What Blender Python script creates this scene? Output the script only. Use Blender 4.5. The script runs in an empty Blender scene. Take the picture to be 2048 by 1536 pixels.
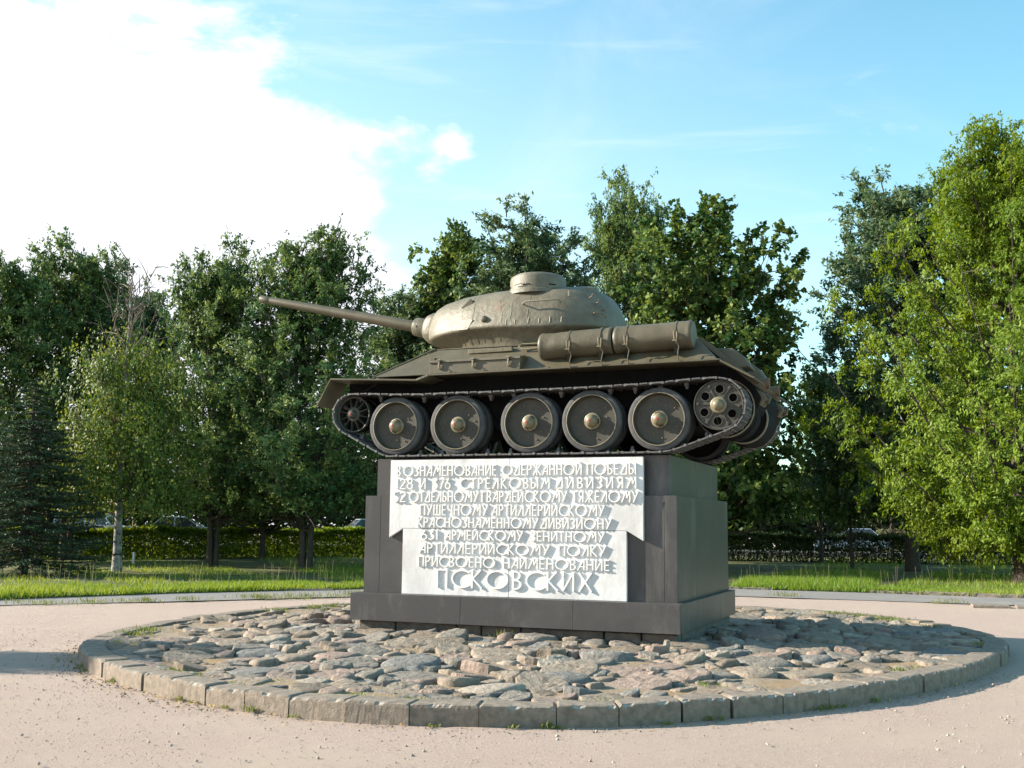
import bpy, bmesh, math, random
import numpy as np
from mathutils import Vector, Matrix
S = bpy.context.scene
COL = S.collection
PI = math.pi

# ------------------------------------------------------------------ camera
cam_d = bpy.data.cameras.new('camera'); cam = bpy.data.objects.new('camera', cam_d); COL.objects.link(cam)
cam_d.sensor_width = 36; cam_d.lens = 2206.77 * 36 / 2048; cam_d.clip_end = 3000; cam_d.clip_start = .1
_F = Vector((-.3679, .9212, .1267)).normalized(); _R = Vector((.9291, .3697, .0097)); _R = (_R - _R.dot(_F) * _F).normalized(); _U = _R.cross(_F)
cam.matrix_world = Matrix(((_R.x, _U.x, -_F.x, 5.4489), (_R.y, _U.y, -_F.y, -15.3986), (_R.z, _U.z, -_F.z, 1.6534), (0, 0, 0, 1)))
S.camera = cam

# ------------------------------------------------------------------ sun, sky, exposure
SUN_EL, SUN_AZ = math.radians(23), math.radians(14)       # light travels towards +X and a little +Y
trav = Vector((math.cos(SUN_AZ) * math.cos(SUN_EL), math.sin(SUN_AZ) * math.cos(SUN_EL), -math.sin(SUN_EL)))
sd = bpy.data.lights.new('sun', 'SUN'); sd.energy = 5.0; sd.angle = math.radians(.5); sd.color = (1, .90, .76)
sun = bpy.data.objects.new('sun', sd); COL.objects.link(sun)
sun.rotation_euler = trav.to_track_quat('-Z', 'Y').to_euler(); sun.location = (-40, -10, 25)
w = bpy.data.worlds.new('World'); S.world = w; w.use_nodes = True
wt = w.node_tree; wt.nodes.clear()
def N(t, kind, **kw):
    n = t.nodes.new(kind)
    for k, v in kw.items():
        if k in n.inputs.keys() if isinstance(k, str) else False: n.inputs[k].default_value = v
        else: setattr(n, k, v)
    return n
def math_n(t, op, a, b=None, c=None):
    n = t.nodes.new('ShaderNodeMath'); n.operation = op
    for i, v in enumerate((a, b, c)):
        if v is None: continue
        if isinstance(v, (int, float)): n.inputs[i].default_value = v
        else: t.links.new(v, n.inputs[i])
    return n.outputs[0]
def world():
    t = wt; L = t.links
    out = t.nodes.new('ShaderNodeOutputWorld'); bg = t.nodes.new('ShaderNodeBackground'); bg.inputs[1].default_value = .078
    L.new(bg.outputs[0], out.inputs[0])
    sky = t.nodes.new('ShaderNodeTexSky'); sky.sky_type = 'NISHITA'; sky.sun_disc = False
    sky.sun_elevation = SUN_EL; sky.sun_rotation = math.atan2(-trav.x, -trav.y) % (2 * PI)
    sky.air_density = 1.0; sky.dust_density = .6; sky.ozone_density = 1.0; sky.altitude = 50
    tc = t.nodes.new('ShaderNodeTexCoord'); D = tc.outputs['Generated']
    mp = t.nodes.new('ShaderNodeMapping'); L.new(D, mp.inputs[0]); mp.inputs['Scale'].default_value = (1, 1, 1.9)
    def noise(scale, detail, rough, dist=0., src=mp.outputs[0]):
        n = t.nodes.new('ShaderNodeTexNoise'); n.inputs['Scale'].default_value = scale; n.inputs['Detail'].default_value = detail
        n.inputs['Roughness'].default_value = rough; n.inputs['Distortion'].default_value = dist; L.new(src, n.inputs['Vector']); return n.outputs['Fac']
    def near(c, r0, r1, zs=1.):                     # 1 inside the angular radius r0, falling to 0 at r1 (chord lengths)
        v = t.nodes.new('ShaderNodeVectorMath'); v.operation = 'DISTANCE'; sc = t.nodes.new('ShaderNodeVectorMath'); sc.operation = 'MULTIPLY'; L.new(D, sc.inputs[0]); sc.inputs[1].default_value = (1, 1, zs); L.new(sc.outputs[0], v.inputs[0]); q = Vector(c).normalized(); v.inputs[1].default_value = (q.x, q.y, q.z * zs)
        m = t.nodes.new('ShaderNodeMapRange'); m.interpolation_type = 'SMOOTHSTEP'
        L.new(v.outputs['Value'], m.inputs[0]); m.inputs[1].default_value = r1; m.inputs[2].default_value = r0; return m.outputs[0]
    def ramp(x, a, b):
        m = t.nodes.new('ShaderNodeMapRange'); m.interpolation_type = 'SMOOTHSTEP'; L.new(x, m.inputs[0]); m.inputs[1].default_value = a; m.inputs[2].default_value = b; return m.outputs[0]
    n1 = noise(6.5, 10, .62, .3); n2 = noise(2.0, 6, .6, 1.2)
    # the large bank of sunlit cumulus in the west, and smaller ones round the horizon
    def lin(v, c0, a, b):                    # ramp a..b of the direction's component along v (plus c0)
        d = t.nodes.new('ShaderNodeVectorMath'); d.operation = 'DOT_PRODUCT'; L.new(D, d.inputs[0]); d.inputs[1].default_value = v; m = t.nodes.new('ShaderNodeMapRange'); L.new(d.outputs['Value'], m.inputs[0]); m.inputs[1].default_value = a; m.inputs[2].default_value = b; m.clamp = True; return m.outputs[0]
    side = lin((-.861, -.509, -.10), 0, -.13, .0); top = lin((-.22, -.02, -1), 0, -.335, -.20)
    big = math_n(t, 'MULTIPLY', side, top)
    lump = math_n(t, 'ADD', math_n(t, 'MULTIPLY', math_n(t, 'SUBTRACT', n1, .5), 1.5), math_n(t, 'MULTIPLY', math_n(t, 'SUBTRACT', noise(2.6, 3, .5), .5), .9))
    m1 = ramp(math_n(t, 'ADD', lump, big), .28, .60)
    puff = ramp(math_n(t, 'ADD', math_n(t, 'MULTIPLY', math_n(t, 'SUBTRACT', noise(16, 5, .6), .5), 1.6), near((-.404, .852, .334), .0, .062)), .62, 1.15)
    cirrus = math_n(t, 'MULTIPLY', ramp(n2, .50, .80), .20)
    veil = math_n(t, 'MULTIPLY', near((-.55, .75, .05), .1, .95, 1.7), .42)
    band = t.nodes.new('ShaderNodeMapping'); L.new(D, band.inputs[0]); band.inputs['Rotation'].default_value = (.0, .32, .35); band.inputs['Scale'].default_value = (1.5, 1.5, 14)
    streak = math_n(t, 'MULTIPLY', ramp(noise(2.2, 5, .6, .3, band.outputs[0]), .55, .80), .28)
    m = m1
    for q in (puff, cirrus, veil, streak):
        m = math_n(t, 'SUBTRACT', 1., math_n(t, 'MULTIPLY', math_n(t, 'SUBTRACT', 1., m), math_n(t, 'SUBTRACT', 1., q)))
    mix = t.nodes.new('ShaderNodeMix'); mix.data_type = 'RGBA'; L.new(m, mix.inputs['Factor'])
    tint = t.nodes.new('ShaderNodeMix'); tint.data_type = 'RGBA'; tint.blend_type = 'MULTIPLY'; tint.inputs['Factor'].default_value = 1
    L.new(sky.outputs[0], tint.inputs[6]); tint.inputs[7].default_value = (1.12, 1.68, 1.52, 1)
    L.new(tint.outputs[2], mix.inputs[6]); mix.inputs[7].default_value = (6.1, 6.3, 6.7, 1)
    L.new(mix.outputs[2], bg.inputs[0])
world()
S.view_settings.view_transform = 'Standard'; S.view_settings.look = 'None'; S.view_settings.gamma = 1
S.view_settings.exposure = 1.4; S.view_settings.use_curve_mapping = False
S.render.engine = 'CYCLES'

# ------------------------------------------------------------------ material helper
MATS = {}
def mat(name, col, rough=.8, var=None, vscale=3., bump=0., bscale=20., metallic=0., spec=.4, attr=None, attrcol=None, trans=0., detail=6, var2=None, v2scale=.7, bdist=.02, coords='Object', streak=None, stk=(9, 9, .9)):
    if name in MATS: return MATS[name]
    m = bpy.data.materials.new(name); m.use_nodes = True; t = m.node_tree; L = t.links
    b = t.nodes['Principled BSDF']; out = t.nodes['Material Output']
    b.inputs['Roughness'].default_value = rough; b.inputs['Metallic'].default_value = metallic; b.inputs['Specular IOR Level'].default_value = spec
    tc = t.nodes.new('ShaderNodeTexCoord'); co = tc.outputs[coords]
    cur = None
    def rgb(c):
        n = t.nodes.new('ShaderNodeRGB'); n.outputs[0].default_value = (*c, 1); return n.outputs[0]
    def noise(sc, d=detail, r=.6):
        n = t.nodes.new('ShaderNodeTexNoise'); n.inputs['Scale'].default_value = sc; n.inputs['Detail'].default_value = d; n.inputs['Roughness'].default_value = r; L.new(co, n.inputs['Vector']); return n.outputs['Fac']
    def mix(f, a, c):
        n = t.nodes.new('ShaderNodeMix'); n.data_type = 'RGBA'; L.new(f, n.inputs['Factor']); L.new(a, n.inputs[6]); L.new(c, n.inputs[7]); return n.outputs[2]
    def ramp(x, a, c):
        n = t.nodes.new('ShaderNodeMapRange'); L.new(x, n.inputs[0]); n.inputs[1].default_value = a; n.inputs[2].default_value = c; return n.outputs[0]
    cur = rgb(col)
    if var is not None: cur = mix(ramp(noise(vscale), .36, .66), cur, rgb(var))
    if var2 is not None: cur = mix(ramp(noise(v2scale), .48, .68), cur, rgb(var2))
    if streak is not None:                    # run-down stains, long in z
        mp = t.nodes.new('ShaderNodeMapping'); mp.inputs['Scale'].default_value = stk; L.new(co, mp.inputs[0]); n = t.nodes.new('ShaderNodeTexNoise'); n.inputs['Scale'].default_value = 1.; n.inputs['Detail'].default_value = 7; n.inputs['Roughness'].default_value = .65
        L.new(mp.outputs[0], n.inputs['Vector']); cur = mix(ramp(n.outputs['Fac'], .52, .70), cur, rgb(streak))
    if attr:
        a = t.nodes.new('ShaderNodeAttribute'); a.attribute_name = attr; cur = mix(a.outputs['Fac'], cur, rgb(attrcol))
    L.new(cur, b.inputs['Base Color'])
    if bump:
        bn = t.nodes.new('ShaderNodeBump'); bn.inputs['Strength'].default_value = bump; bn.inputs['Distance'].default_value = bdist
        L.new(noise(bscale, 8, .65), bn.inputs['Height']); L.new(bn.outputs[0], b.inputs['Normal'])
    if trans:
        tr = t.nodes.new('ShaderNodeBsdfTranslucent'); L.new(cur, tr.inputs[0])
        hs = t.nodes.new('ShaderNodeHueSaturation'); hs.inputs['Hue'].default_value = .475; hs.inputs['Saturation'].default_value = 1.15; hs.inputs['Value'].default_value = 1.6
        L.new(cur, hs.inputs['Color']); L.new(hs.outputs[0], tr.inputs[0])
        ms = t.nodes.new('ShaderNodeMixShader'); ms.inputs[0].default_value = trans
        L.new(b.outputs[0], ms.inputs[1]); L.new(tr.outputs[0], ms.inputs[2]); L.new(ms.outputs[0], out.inputs[0])
    m['t'] = 1; MATS[name] = m; return m
def leafm(name, a, b, rough=.55, trans=.28):
    return mat(name, a, rough, attr='tint', attrcol=b, trans=trans, spec=.22)
M = dict(
 olive=mat('olive_paint', (.094, .081, .048), .5, (.074, .065, .041), 5, .35, 38, var2=(.114, .100, .066), v2scale=2.2, bdist=.006, streak=(.112, .084, .050)),
 cast=mat('cast_olive_paint', (.142, .127, .088), .5, (.106, .096, .066), 7, .8, 13, var2=(.175, .155, .11), v2scale=2.4, bdist=.014, streak=(.112, .094, .064)),
 wheelp=mat('wheel_paint', (.060, .056, .041), .6, (.044, .042, .034), 9, .3, 30, bdist=.006),
 rimp=mat('rim_paint', (.26, .225, .15), .5, (.17, .145, .10), 12, .3, 30, bdist=.004),
 hub=mat('hub_paint', (.21, .185, .115), .42, (.16, .135, .085), 14, .15, 30, bdist=.004),
 red=mat('faded_red_paint', (.42, .03, .03), .5),
 rubber=mat('weathered_rubber', (.085, .084, .084), .85, (.055, .056, .058), 10, .5, 45, bdist=.005),
 dark=mat('painted_in_shade', (.010, .011, .012), .9, (.016, .015, .013), 6, .3, 30, spec=.1, bdist=.006),  # near-black puts the shade under the hull and inside the wheels into colour
 track=mat('worn_track_steel', (.060, .058, .056), .6, (.17, .165, .16), 22, .8, 40, metallic=.1, bdist=.008),
 rust=mat('rusty_brown_steel', (.20, .13, .07), .7, (.12, .08, .05), 12, .5, 40, bdist=.005),
 granite=mat('dark_granite', (.057, .054, .052), .38, (.043, .041, .040), 60, .15, 70, var2=(.068, .065, .062), v2scale=1.3, bdist=.003, spec=.45, streak=(.115, .108, .10), stk=(2.2, 2.2, .5)),
 granite2=mat('dark_granite_lighter', (.062, .059, .058), .38, (.048, .046, .045), 60, .15, 70, var2=(.076, .073, .070), v2scale=1.1, bdist=.003, spec=.45, streak=(.12, .113, .105), stk=(2.4, 2.4, .8)),
 joint=mat('dark_joint', (.02, .02, .02), .9),  # near-black core seen in the gaps between panels
 white=mat('white_painted_concrete', (.70, .69, .68), .6, (.62, .61, .605), 3.4, .5, 18, var2=(.54, .53, .525), v2scale=1.1, bdist=.006, streak=(.50, .485, .465), stk=(5, 5, 1.2)),
 letter=mat('white_letter_paint', (.82, .80, .77), .6, (.76, .74, .71), 30, .2, 50, bdist=.003),
 found=mat('rough_foundation_concrete', (.17, .15, .13), .95, (.10, .09, .08), 8, 1., 25, bdist=.02),
 kerb=mat('grey_kerb_concrete', (.26, .215, .17), .95, (.155, .13, .104), 14, 1., 55, attr='chip', attrcol=(.50, .47, .42), bdist=.012),
 gravel=mat('pink_gravel', (.56, .435, .37), .95, (.30, .23, .19), 110, 1., 130, var2=(.46, .365, .295), v2scale=.45, bdist=.022),
 soil=mat('sandy_soil', (.34, .27, .20), .95, (.20, .16, .115), 7, 1., 40, var2=(.30, .20, .10), v2scale=1.6, bdist=.03),
 asphalt=mat('grey_asphalt', (.235, .222, .215), .95, (.18, .172, .168), 30, .7, 70, var2=(.27, .25, .235), v2scale=.5, bdist=.012),
 lawn=mat('lawn_soil', (.10, .115, .035), .95, (.065, .085, .022), 3, 1., 30, var2=(.15, .14, .05), v2scale=.35, bdist=.05),
 road=mat('road_asphalt', (.16, .155, .15), .9, (.12, .118, .115), 20, .4, 40),
 grass=mat('grass_blades', (.115, .21, .022), .6, attr='tint', attrcol=(.27, .30, .06), trans=.35),
 weed=mat('weed_leaves', (.11, .19, .04), .6, attr='tint', attrcol=(.25, .22, .09), trans=.3),
 bark=mat('grey_brown_bark', (.085, .068, .05), .95, (.05, .042, .034), 12, 1., 25, bdist=.03),
 twig=mat('brown_twigs', (.20, .15, .12), .9, (.12, .09, .07), 6),
 birchbark=mat('white_birch_bark', (.44, .42, .39), .8, (.05, .045, .04), 5.5, .4, 20),
 carw=mat('pale_car_paint', (.62, .64, .66), .25, spec=.6), carb=mat('blue_grey_car_paint', (.25, .33, .42), .25, spec=.6),
 cars=mat('silver_car_paint', (.48, .50, .52), .25, metallic=.4),
 glass=mat('car_glass', (.03, .035, .04), .05, spec=.8), tyre=mat('car_tyre', (.02, .02, .02), .9), chrome=mat('wheel_cover', (.5, .5, .5), .3, metallic=.6),
 post=mat('white_post_paint', (.75, .75, .73), .6), redb=mat('red_board_paint', (.60, .02, .015), .4),
)
M['birchbark'].node_tree.nodes['Mapping'] if False else None

# ------------------------------------------------------------------ object helpers
def tag(o, label=None, cat=None, group=None, kind=None):
    if label: o['label'] = label
    if cat: o['category'] = cat
    if group: o['group'] = group
    if kind: o['kind'] = kind
    return o
def link(name, me, parent=None, loc=None):
    o = bpy.data.objects.new(name, me); COL.objects.link(o)
    if parent: o.parent = parent
    if loc is not None: o.location = loc
    return o
def empty(name, loc=(0, 0, 0), rz=0, parent=None):
    o = bpy.data.objects.new(name, None); COL.objects.link(o); o.location = loc; o.rotation_euler = (0, 0, rz); o.empty_display_size = .2
    if parent: o.parent = parent
    return o
def copy_tree(o, parent=None):
    c = o.copy(); COL.objects.link(c)
    if parent is not None: c.parent = parent
    for ch in list(o.children): copy_tree(ch, c)
    return c
def np_mesh(name, V, Fs, m, smooth=False, fattr=None, vattr=None):
    """V (n,3); Fs: list of (k,j) int arrays of faces of equal size"""
    me = bpy.data.meshes.new(name); V = np.asarray(V, dtype=np.float32)
    me.vertices.add(len(V)); me.vertices.foreach_set('co', V.ravel())
    if not isinstance(Fs, list): Fs = [Fs]
    Fs = [np.asarray(f, dtype=np.int32) for f in Fs if len(f)]
    tot = np.concatenate([np.full(len(f), f.shape[1], dtype=np.int32) for f in Fs])
    loops = np.concatenate([f.ravel() for f in Fs])
    me.loops.add(len(loops)); me.loops.foreach_set('vertex_index', loops)
    me.polygons.add(len(tot)); st = np.concatenate([[0], np.cumsum(tot)[:-1]]).astype(np.int32)
    me.polygons.foreach_set('loop_start', st); me.polygons.foreach_set('loop_total', tot)
    me.polygons.foreach_set('use_smooth', np.full(len(tot), smooth))
    if fattr is not None:
        a = me.attributes.new('tint', 'FLOAT', 'FACE'); a.data.foreach_set('value', np.asarray(fattr, dtype=np.float32))
    if vattr is not None:
        a = me.attributes.new(vattr[0], 'FLOAT', 'POINT'); a.data.foreach_set('value', np.asarray(vattr[1], dtype=np.float32))
    me.update(calc_edges=True); me.validate()
    if isinstance(m, (list, tuple)):
        for q in m: me.materials.append(q)
    else: me.materials.append(m)
    return me
class MB:
    def __init__(s): s.V = []; s.F = []
    def add(s, V, F):
        n = len(s.V); s.V += [tuple(v) for v in V]; s.F += [tuple(i + n for i in f) for f in F]; return s
    def box(s, x0, x1, y0, y1, z0, z1, R=None, o=(0, 0, 0)):
        V = [Vector((x, y, z)) for x in (x0, x1) for y in (y0, y1) for z in (z0, z1)]
        if R is not None: V = [R @ v for v in V]
        V = [v + Vector(o) for v in V]
        return s.add(V, [(0, 1, 3, 2), (4, 6, 7, 5), (0, 4, 5, 1), (2, 3, 7, 6), (0, 2, 6, 4), (1, 5, 7, 3)])
    def hexa(s, P): return s.add(P, [(0, 3, 2, 1), (4, 5, 6, 7), (0, 1, 5, 4), (1, 2, 6, 5), (2, 3, 7, 6), (3, 0, 4, 7)])
    def prism(s, prof, a, b, axis='y'):      # prof = list of 2-tuples (x,z) extruded along y
        n = len(prof)
        f = {'y': lambda p, t: (p[0], t, p[1]), 'x': lambda p, t: (t, p[0], p[1]), 'z': lambda p, t: (p[0], p[1], t)}[axis]
        V = [f(p, a) for p in prof] + [f(p, b) for p in prof]
        return s.add(V, [tuple(range(n))[::-1], tuple(range(n, 2 * n))] + [(i, (i + 1) % n, n + (i + 1) % n, n + i) for i in range(n)])
    def lathe(s, prof, n=32, axis='y', o=(0, 0, 0), R=None, closed=False, caps=True):   # prof (r, t)
        V = []
        for r, t in prof:
            for k in range(n):
                a = 2 * PI * k / n; c, q = r * math.cos(a), r * math.sin(a)
                v = {'y': (c, t, q), 'x': (t, c, q), 'z': (c, q, t)}[axis]; v = Vector(v)
                if R is not None: v = R @ v
                V.append(v + Vector(o))
        m = len(prof); F = []
        for i in range(m if closed else m - 1):
            j = (i + 1) % m
            for k in range(n): F.append((i * n + k, i * n + (k + 1) % n, j * n + (k + 1) % n, j * n + k))
        if caps and not closed:
            if prof[0][0] > 1e-6: F.append(tuple(range(n))[::-1])
            if prof[-1][0] > 1e-6: F.append(tuple(range((m - 1) * n, m * n)))
        return s.add(V, F)
    def tube(s, pts, r, n=8):
        pts = [Vector(p) for p in pts]; V = []
        rs = r if isinstance(r, (list, tuple)) else [r] * len(pts)
        up = None
        for i, p in enumerate(pts):
            d = (pts[min(i + 1, len(pts) - 1)] - pts[max(i - 1, 0)]).normalized()
            if up is None: up = Vector((0, 0, 1)) if abs(d.z) < .9 else Vector((1, 0, 0))
            a = (up - up.dot(d) * d).normalized(); b = d.cross(a); up = a
            for k in range(n): V.append(p + rs[i] * (a * math.cos(2 * PI * k / n) + b * math.sin(2 * PI * k / n)))
        m = len(pts); F = [(i * n + k, i * n + (k + 1) % n, (i + 1) * n + (k + 1) % n, (i + 1) * n + k) for i in range(m - 1) for k in range(n)]
        F += [tuple(range(n))[::-1], tuple(range((m - 1) * n, m * n))]
        return s.add(V, F)
    def mesh(s, name, m, smooth=False, bevel=0, seg=1, angle=35):
        me = bpy.data.meshes.new(name); me.from_pydata(s.V, [], s.F); me.update()
        bm = bmesh.new(); bm.from_mesh(me)
        bmesh.ops.remove_doubles(bm, verts=bm.verts, dist=1e-5)
        bmesh.ops.recalc_face_normals(bm, faces=bm.faces)
        if bevel:
            es = [e for e in bm.edges if len(e.link_faces) == 2 and e.calc_face_angle(0) > math.radians(angle)]
            bmesh.ops.bevel(bm, geom=es, offset=bevel, segments=seg, affect='EDGES', clamp_overlap=True)
        if smooth:
            for f in bm.faces: f.smooth = True
            for e in bm.edges:
                if len(e.link_faces) != 2 or e.calc_face_angle(0) > math.radians(angle): e.smooth = False
        bm.to_mesh(me); bm.free(); me.materials.append(m); return me
    def obj(s, name, m, parent=None, loc=None, **kw): return link(name, s.mesh(name, m, **kw), parent, loc)
def vnoise(P, sc, seed=0):                   # cheap smooth 3-D noise in -1..1
    P = np.asarray(P) * sc; r = np.random.RandomState(seed); o = np.zeros(len(P))
    for k in range(6):
        a = r.normal(size=3); a *= (1 + .6 * k) / np.linalg.norm(a); o += np.sin(P @ a * 2 + r.uniform(0, 6.28)) / (1 + .5 * k)
    return o / 2.2

# ================================================================== GROUND
def sheet(name, pts, z, m, kind='structure', parent=None):
    me = bpy.data.meshes.new(name); me.from_pydata([(x, y, z) for x, y in pts], [], [tuple(range(len(pts)))]); me.update(); me.materials.append(m)
    o = link(name, me, parent); o['kind'] = kind; return o
def gravel_ground():
    n = 160; xs = np.concatenate([[-700, -200, -60], np.linspace(-16, 16, n), [60, 200, 700]]); ys = np.concatenate([[-300, -60], np.linspace(-14, 13, n), [60, 200, 900]])
    X, Y = np.meshgrid(xs, ys); P = np.c_[X.ravel(), Y.ravel(), np.zeros(X.size)]
    amp = np.clip((17 - np.abs(P[:, 0])), 0, 1) * np.clip(13 - P[:, 1], 0, 1)
    P[:, 2] = (.012 * vnoise(P, .6, 1) + .006 * vnoise(P, 2.6, 2) - .012) * amp
    nx, ny = len(xs), len(ys); i, j = np.meshgrid(np.arange(nx - 1), np.arange(ny - 1)); a = (j * nx + i).ravel()
    o = link('ground', np_mesh('ground', P, np.c_[a, a + 1, a + nx + 1, a + nx], M['gravel'], True)); o['kind'] = 'structure'
gravel_ground()
near_edge = [(-9.5, -26), (-13.2, -8), (-13.0, -1.5), (-11.89, 1.24), (-9.64, 3.83), (-7.47, 6.76), (-4.5, 9.6), (.47, 11.75), (6.8, 11.69), (12, 11.0), (26, 7.5)]
far_edge = [(28, 10.5), (12, 13.9), (6.95, 14.55), (3.32, 14.9), (-.29, 14.9), (-4.8, 12.9), (-8.6, 9.55), (-10.6, 7.0), (-11.5, 5.7), (-13.08, 2.37), (-14.4, -1.5), (-14.8, -8), (-11, -26)]
sheet('path', near_edge + far_edge, .006, M['asphalt'])
def curve_pts(pts, step):
    out = []; 
    for (a, b) in zip(pts[:-1], pts[1:]):
        L = math.dist(a, b); n = max(1, int(L / step))
        out += [(a[0] + (b[0] - a[0]) * i / n, a[1] + (b[1] - a[1]) * i / n) for i in range(n)]
    return out + [pts[-1]]
def lawn():
    pts = far_edge + [(-60, -30), (-90, 20), (-60, 42), (-25, 62), (30, 62), (60, 40)]
    me = bpy.data.meshes.new('lawn'); me.from_pydata([(x, y, .035) for x, y in pts] + [(x, y, -.05) for x, y in pts], [], [tuple(range(len(pts)))] + [(i, (i + 1) % len(pts), len(pts) + (i + 1) % len(pts), len(pts) + i) for i in range(len(pts))])
    me.materials.append(M['lawn']); o = link('lawn', me); o['kind'] = 'structure'
lawn()

# ---- kerb ring round the cobbled bed: measured radius by angle round (0.1, -0.3)
CX, CY = .1, -.3
_th = np.radians([-180, -178, -156, -141, -135, -121, -108, -98, -89, -81, -68, -63, -52, -27, -4, 10, 48, 95, 148, 180])
_r = np.array([5.98, 5.99, 6.05, 6.27, 6.33, 6.33, 6.42, 6.56, 6.72, 6.76, 6.62, 6.43, 6.07, 5.62, 5.71, 6.05, 6.75, 6.75, 6.36, 5.98])
def rad(th):
    th = (np.asarray(th) + PI) % (2 * PI) - PI
    fine = np.linspace(-PI, PI, 361); v = np.interp(fine, _th, _r)
    k = np.ones(15) / 15; vv = np.convolve(np.r_[v[-16:-1], v, v[1:16]], k, 'same')[15:-15]
    return np.interp(th, fine, vv)
KW = .30
def kerbs():
    root = empty('kerb_ring', (CX, CY, 0)); tag(root, 'low ring of chipped grey concrete kerb stones enclosing the cobbled bed', 'kerb')
    fine = np.linspace(0, 2 * PI, 2001); r = rad(fine); P = np.c_[r * np.cos(fine), r * np.sin(fine)]
    s = np.r_[0, np.cumsum(np.linalg.norm(np.diff(P, axis=0), axis=1))]; n = 70; rs = np.random.RandomState(5)
    cuts = np.linspace(0, s[-1], n + 1); cuts[1:-1] += rs.uniform(-.05, .05, n - 1)
    for i in range(n):
        g = rs.uniform(.002, .006) + (.018 if i % 11 == 4 else 0)
        m = 27; ss = np.linspace(cuts[i] + g, cuts[i + 1] - g, m); th = np.interp(ss, s, fine)
        prof = [(0, -.05), (0, .06), (.0, .138), (.004, .160), (.018, .166), (.034, .1685), (.15, .169), (KW - .02, .167), (KW, .155), (KW, .02)]
        dz = rs.uniform(-.012, .008); dr = rs.uniform(-.012, .012); tilt = rs.uniform(-.02, .02)
        V = []; C = []
        chipn = rs.uniform(0, 100)
        for k in range(m):
            # straight-faced stones: interpolate chord rather than arc
            t = k / (m - 1); a, b = th[0], th[-1]
            pa = rad(a) * np.array([math.cos(a), math.sin(a)]); pb = rad(b) * np.array([math.cos(b), math.sin(b)])
            p = pa * (1 - t) + pb * t; nn = p / np.linalg.norm(p)
            ch = max(0, math.sin(chipn + k * .9) * .5 + math.sin(chipn * 1.7 + k * .37) * .6 + rs.uniform(-.35, .25)) * (1.6 if i in (38, 39, 40, 41, 42, 45) else .75)
            end = .010 if k in (0, m - 1) else 0
            for q, (d, z) in enumerate(prof):
                cc = {3: 1., 4: .9, 5: .25}.get(q, 0) * ch
                d2 = d + dr + (.024 * cc if q < 5 else 0) + rs.uniform(-.0012, .0012); z2 = z + dz + tilt * (t - .5) - .022 * cc - (end if 2 < q < 9 else 0)
                w = nn * (np.linalg.norm(p) - d2) ; V.append((w[0], w[1], z2)); C.append(min(1, cc * .9 if q in (3, 4, 5) else cc * .3))
        L = len(prof); F = [(k * L + q, k * L + q + 1, (k + 1) * L + q + 1, (k + 1) * L + q) for k in range(m - 1) for q in range(L - 1)]
        me = np_mesh("kerb_stone", V, np.array(F), M['kerb'], False, vattr=('chip', C))
        bm = bmesh.new(); bm.from_mesh(me); bm.verts.ensure_lookup_table()
        bm.faces.new([bm.verts[q] for q in range(L)]); bm.faces.new([bm.verts[(m - 1) * L + q] for q in range(L)][::-1]); bmesh.ops.recalc_face_normals(bm, faces=bm.faces); bm.to_mesh(me); bm.free()
        link('kerb_stone', me, root)
kerbs()

# ---- cobbled bed
PX0, PX1, PY0, PY1 = -2.30, 2.10, -1.50, 2.0          # plan of the foundation block
def bedz(x, y):
    r = np.hypot(np.asarray(x) - CX, np.asarray(y) - CY) / rad(np.arctan2(np.asarray(y) - CY, np.asarray(x) - CX)); return .118 + .050 * np.clip(1 - r, 0, 1)
def bed():
    n, k = 200, 60; th = np.linspace(0, 2 * PI, n, endpoint=False); V = []
    for j in range(k + 1):
        for t in th:
            r = (rad(t) - KW + .03) * j / k; x, y = CX + r * math.cos(t), CY + r * math.sin(t); V.append((x, y, 0))
    V = np.array(V); V[:, 2] = bedz(V[:, 0], V[:, 1]) + .020 * vnoise(V, 1.8, 4) + .010 * vnoise(V, 6, 5) + .006
    F = [(j * n + i, j * n + (i + 1) % n, (j + 1) * n + (i + 1) % n, (j + 1) * n + i) for j in range(k) for i in range(n)]
    o = link('stone_bed', np_mesh('stone_bed', V, np.array(F), M['soil'], True)); o['kind'] = 'structure'; return o
bed_o = bed()
def stone_mats():
    out = []
    for i, (a, b) in enumerate([((.33, .275, .215), (.17, .138, .108)), ((.28, .25, .21), (.14, .125, .108)), ((.33, .255, .21), (.19, .145, .12)), ((.24, .232, .215), (.12, .117, .11)), ((.40, .35, .285), (.23, .195, .16)), ((.25, .205, .155), (.14, .112, .085))]):
        out.append(mat('fieldstone_%s' % 'tan grey pink slate pale brown'.split()[i], a, .9, b, 13, 1., 17, var2=tuple(.5 * (u + v) for u, v in zip(a, b)), v2scale=3, bdist=.05))
    return out
SM = stone_mats()
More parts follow.
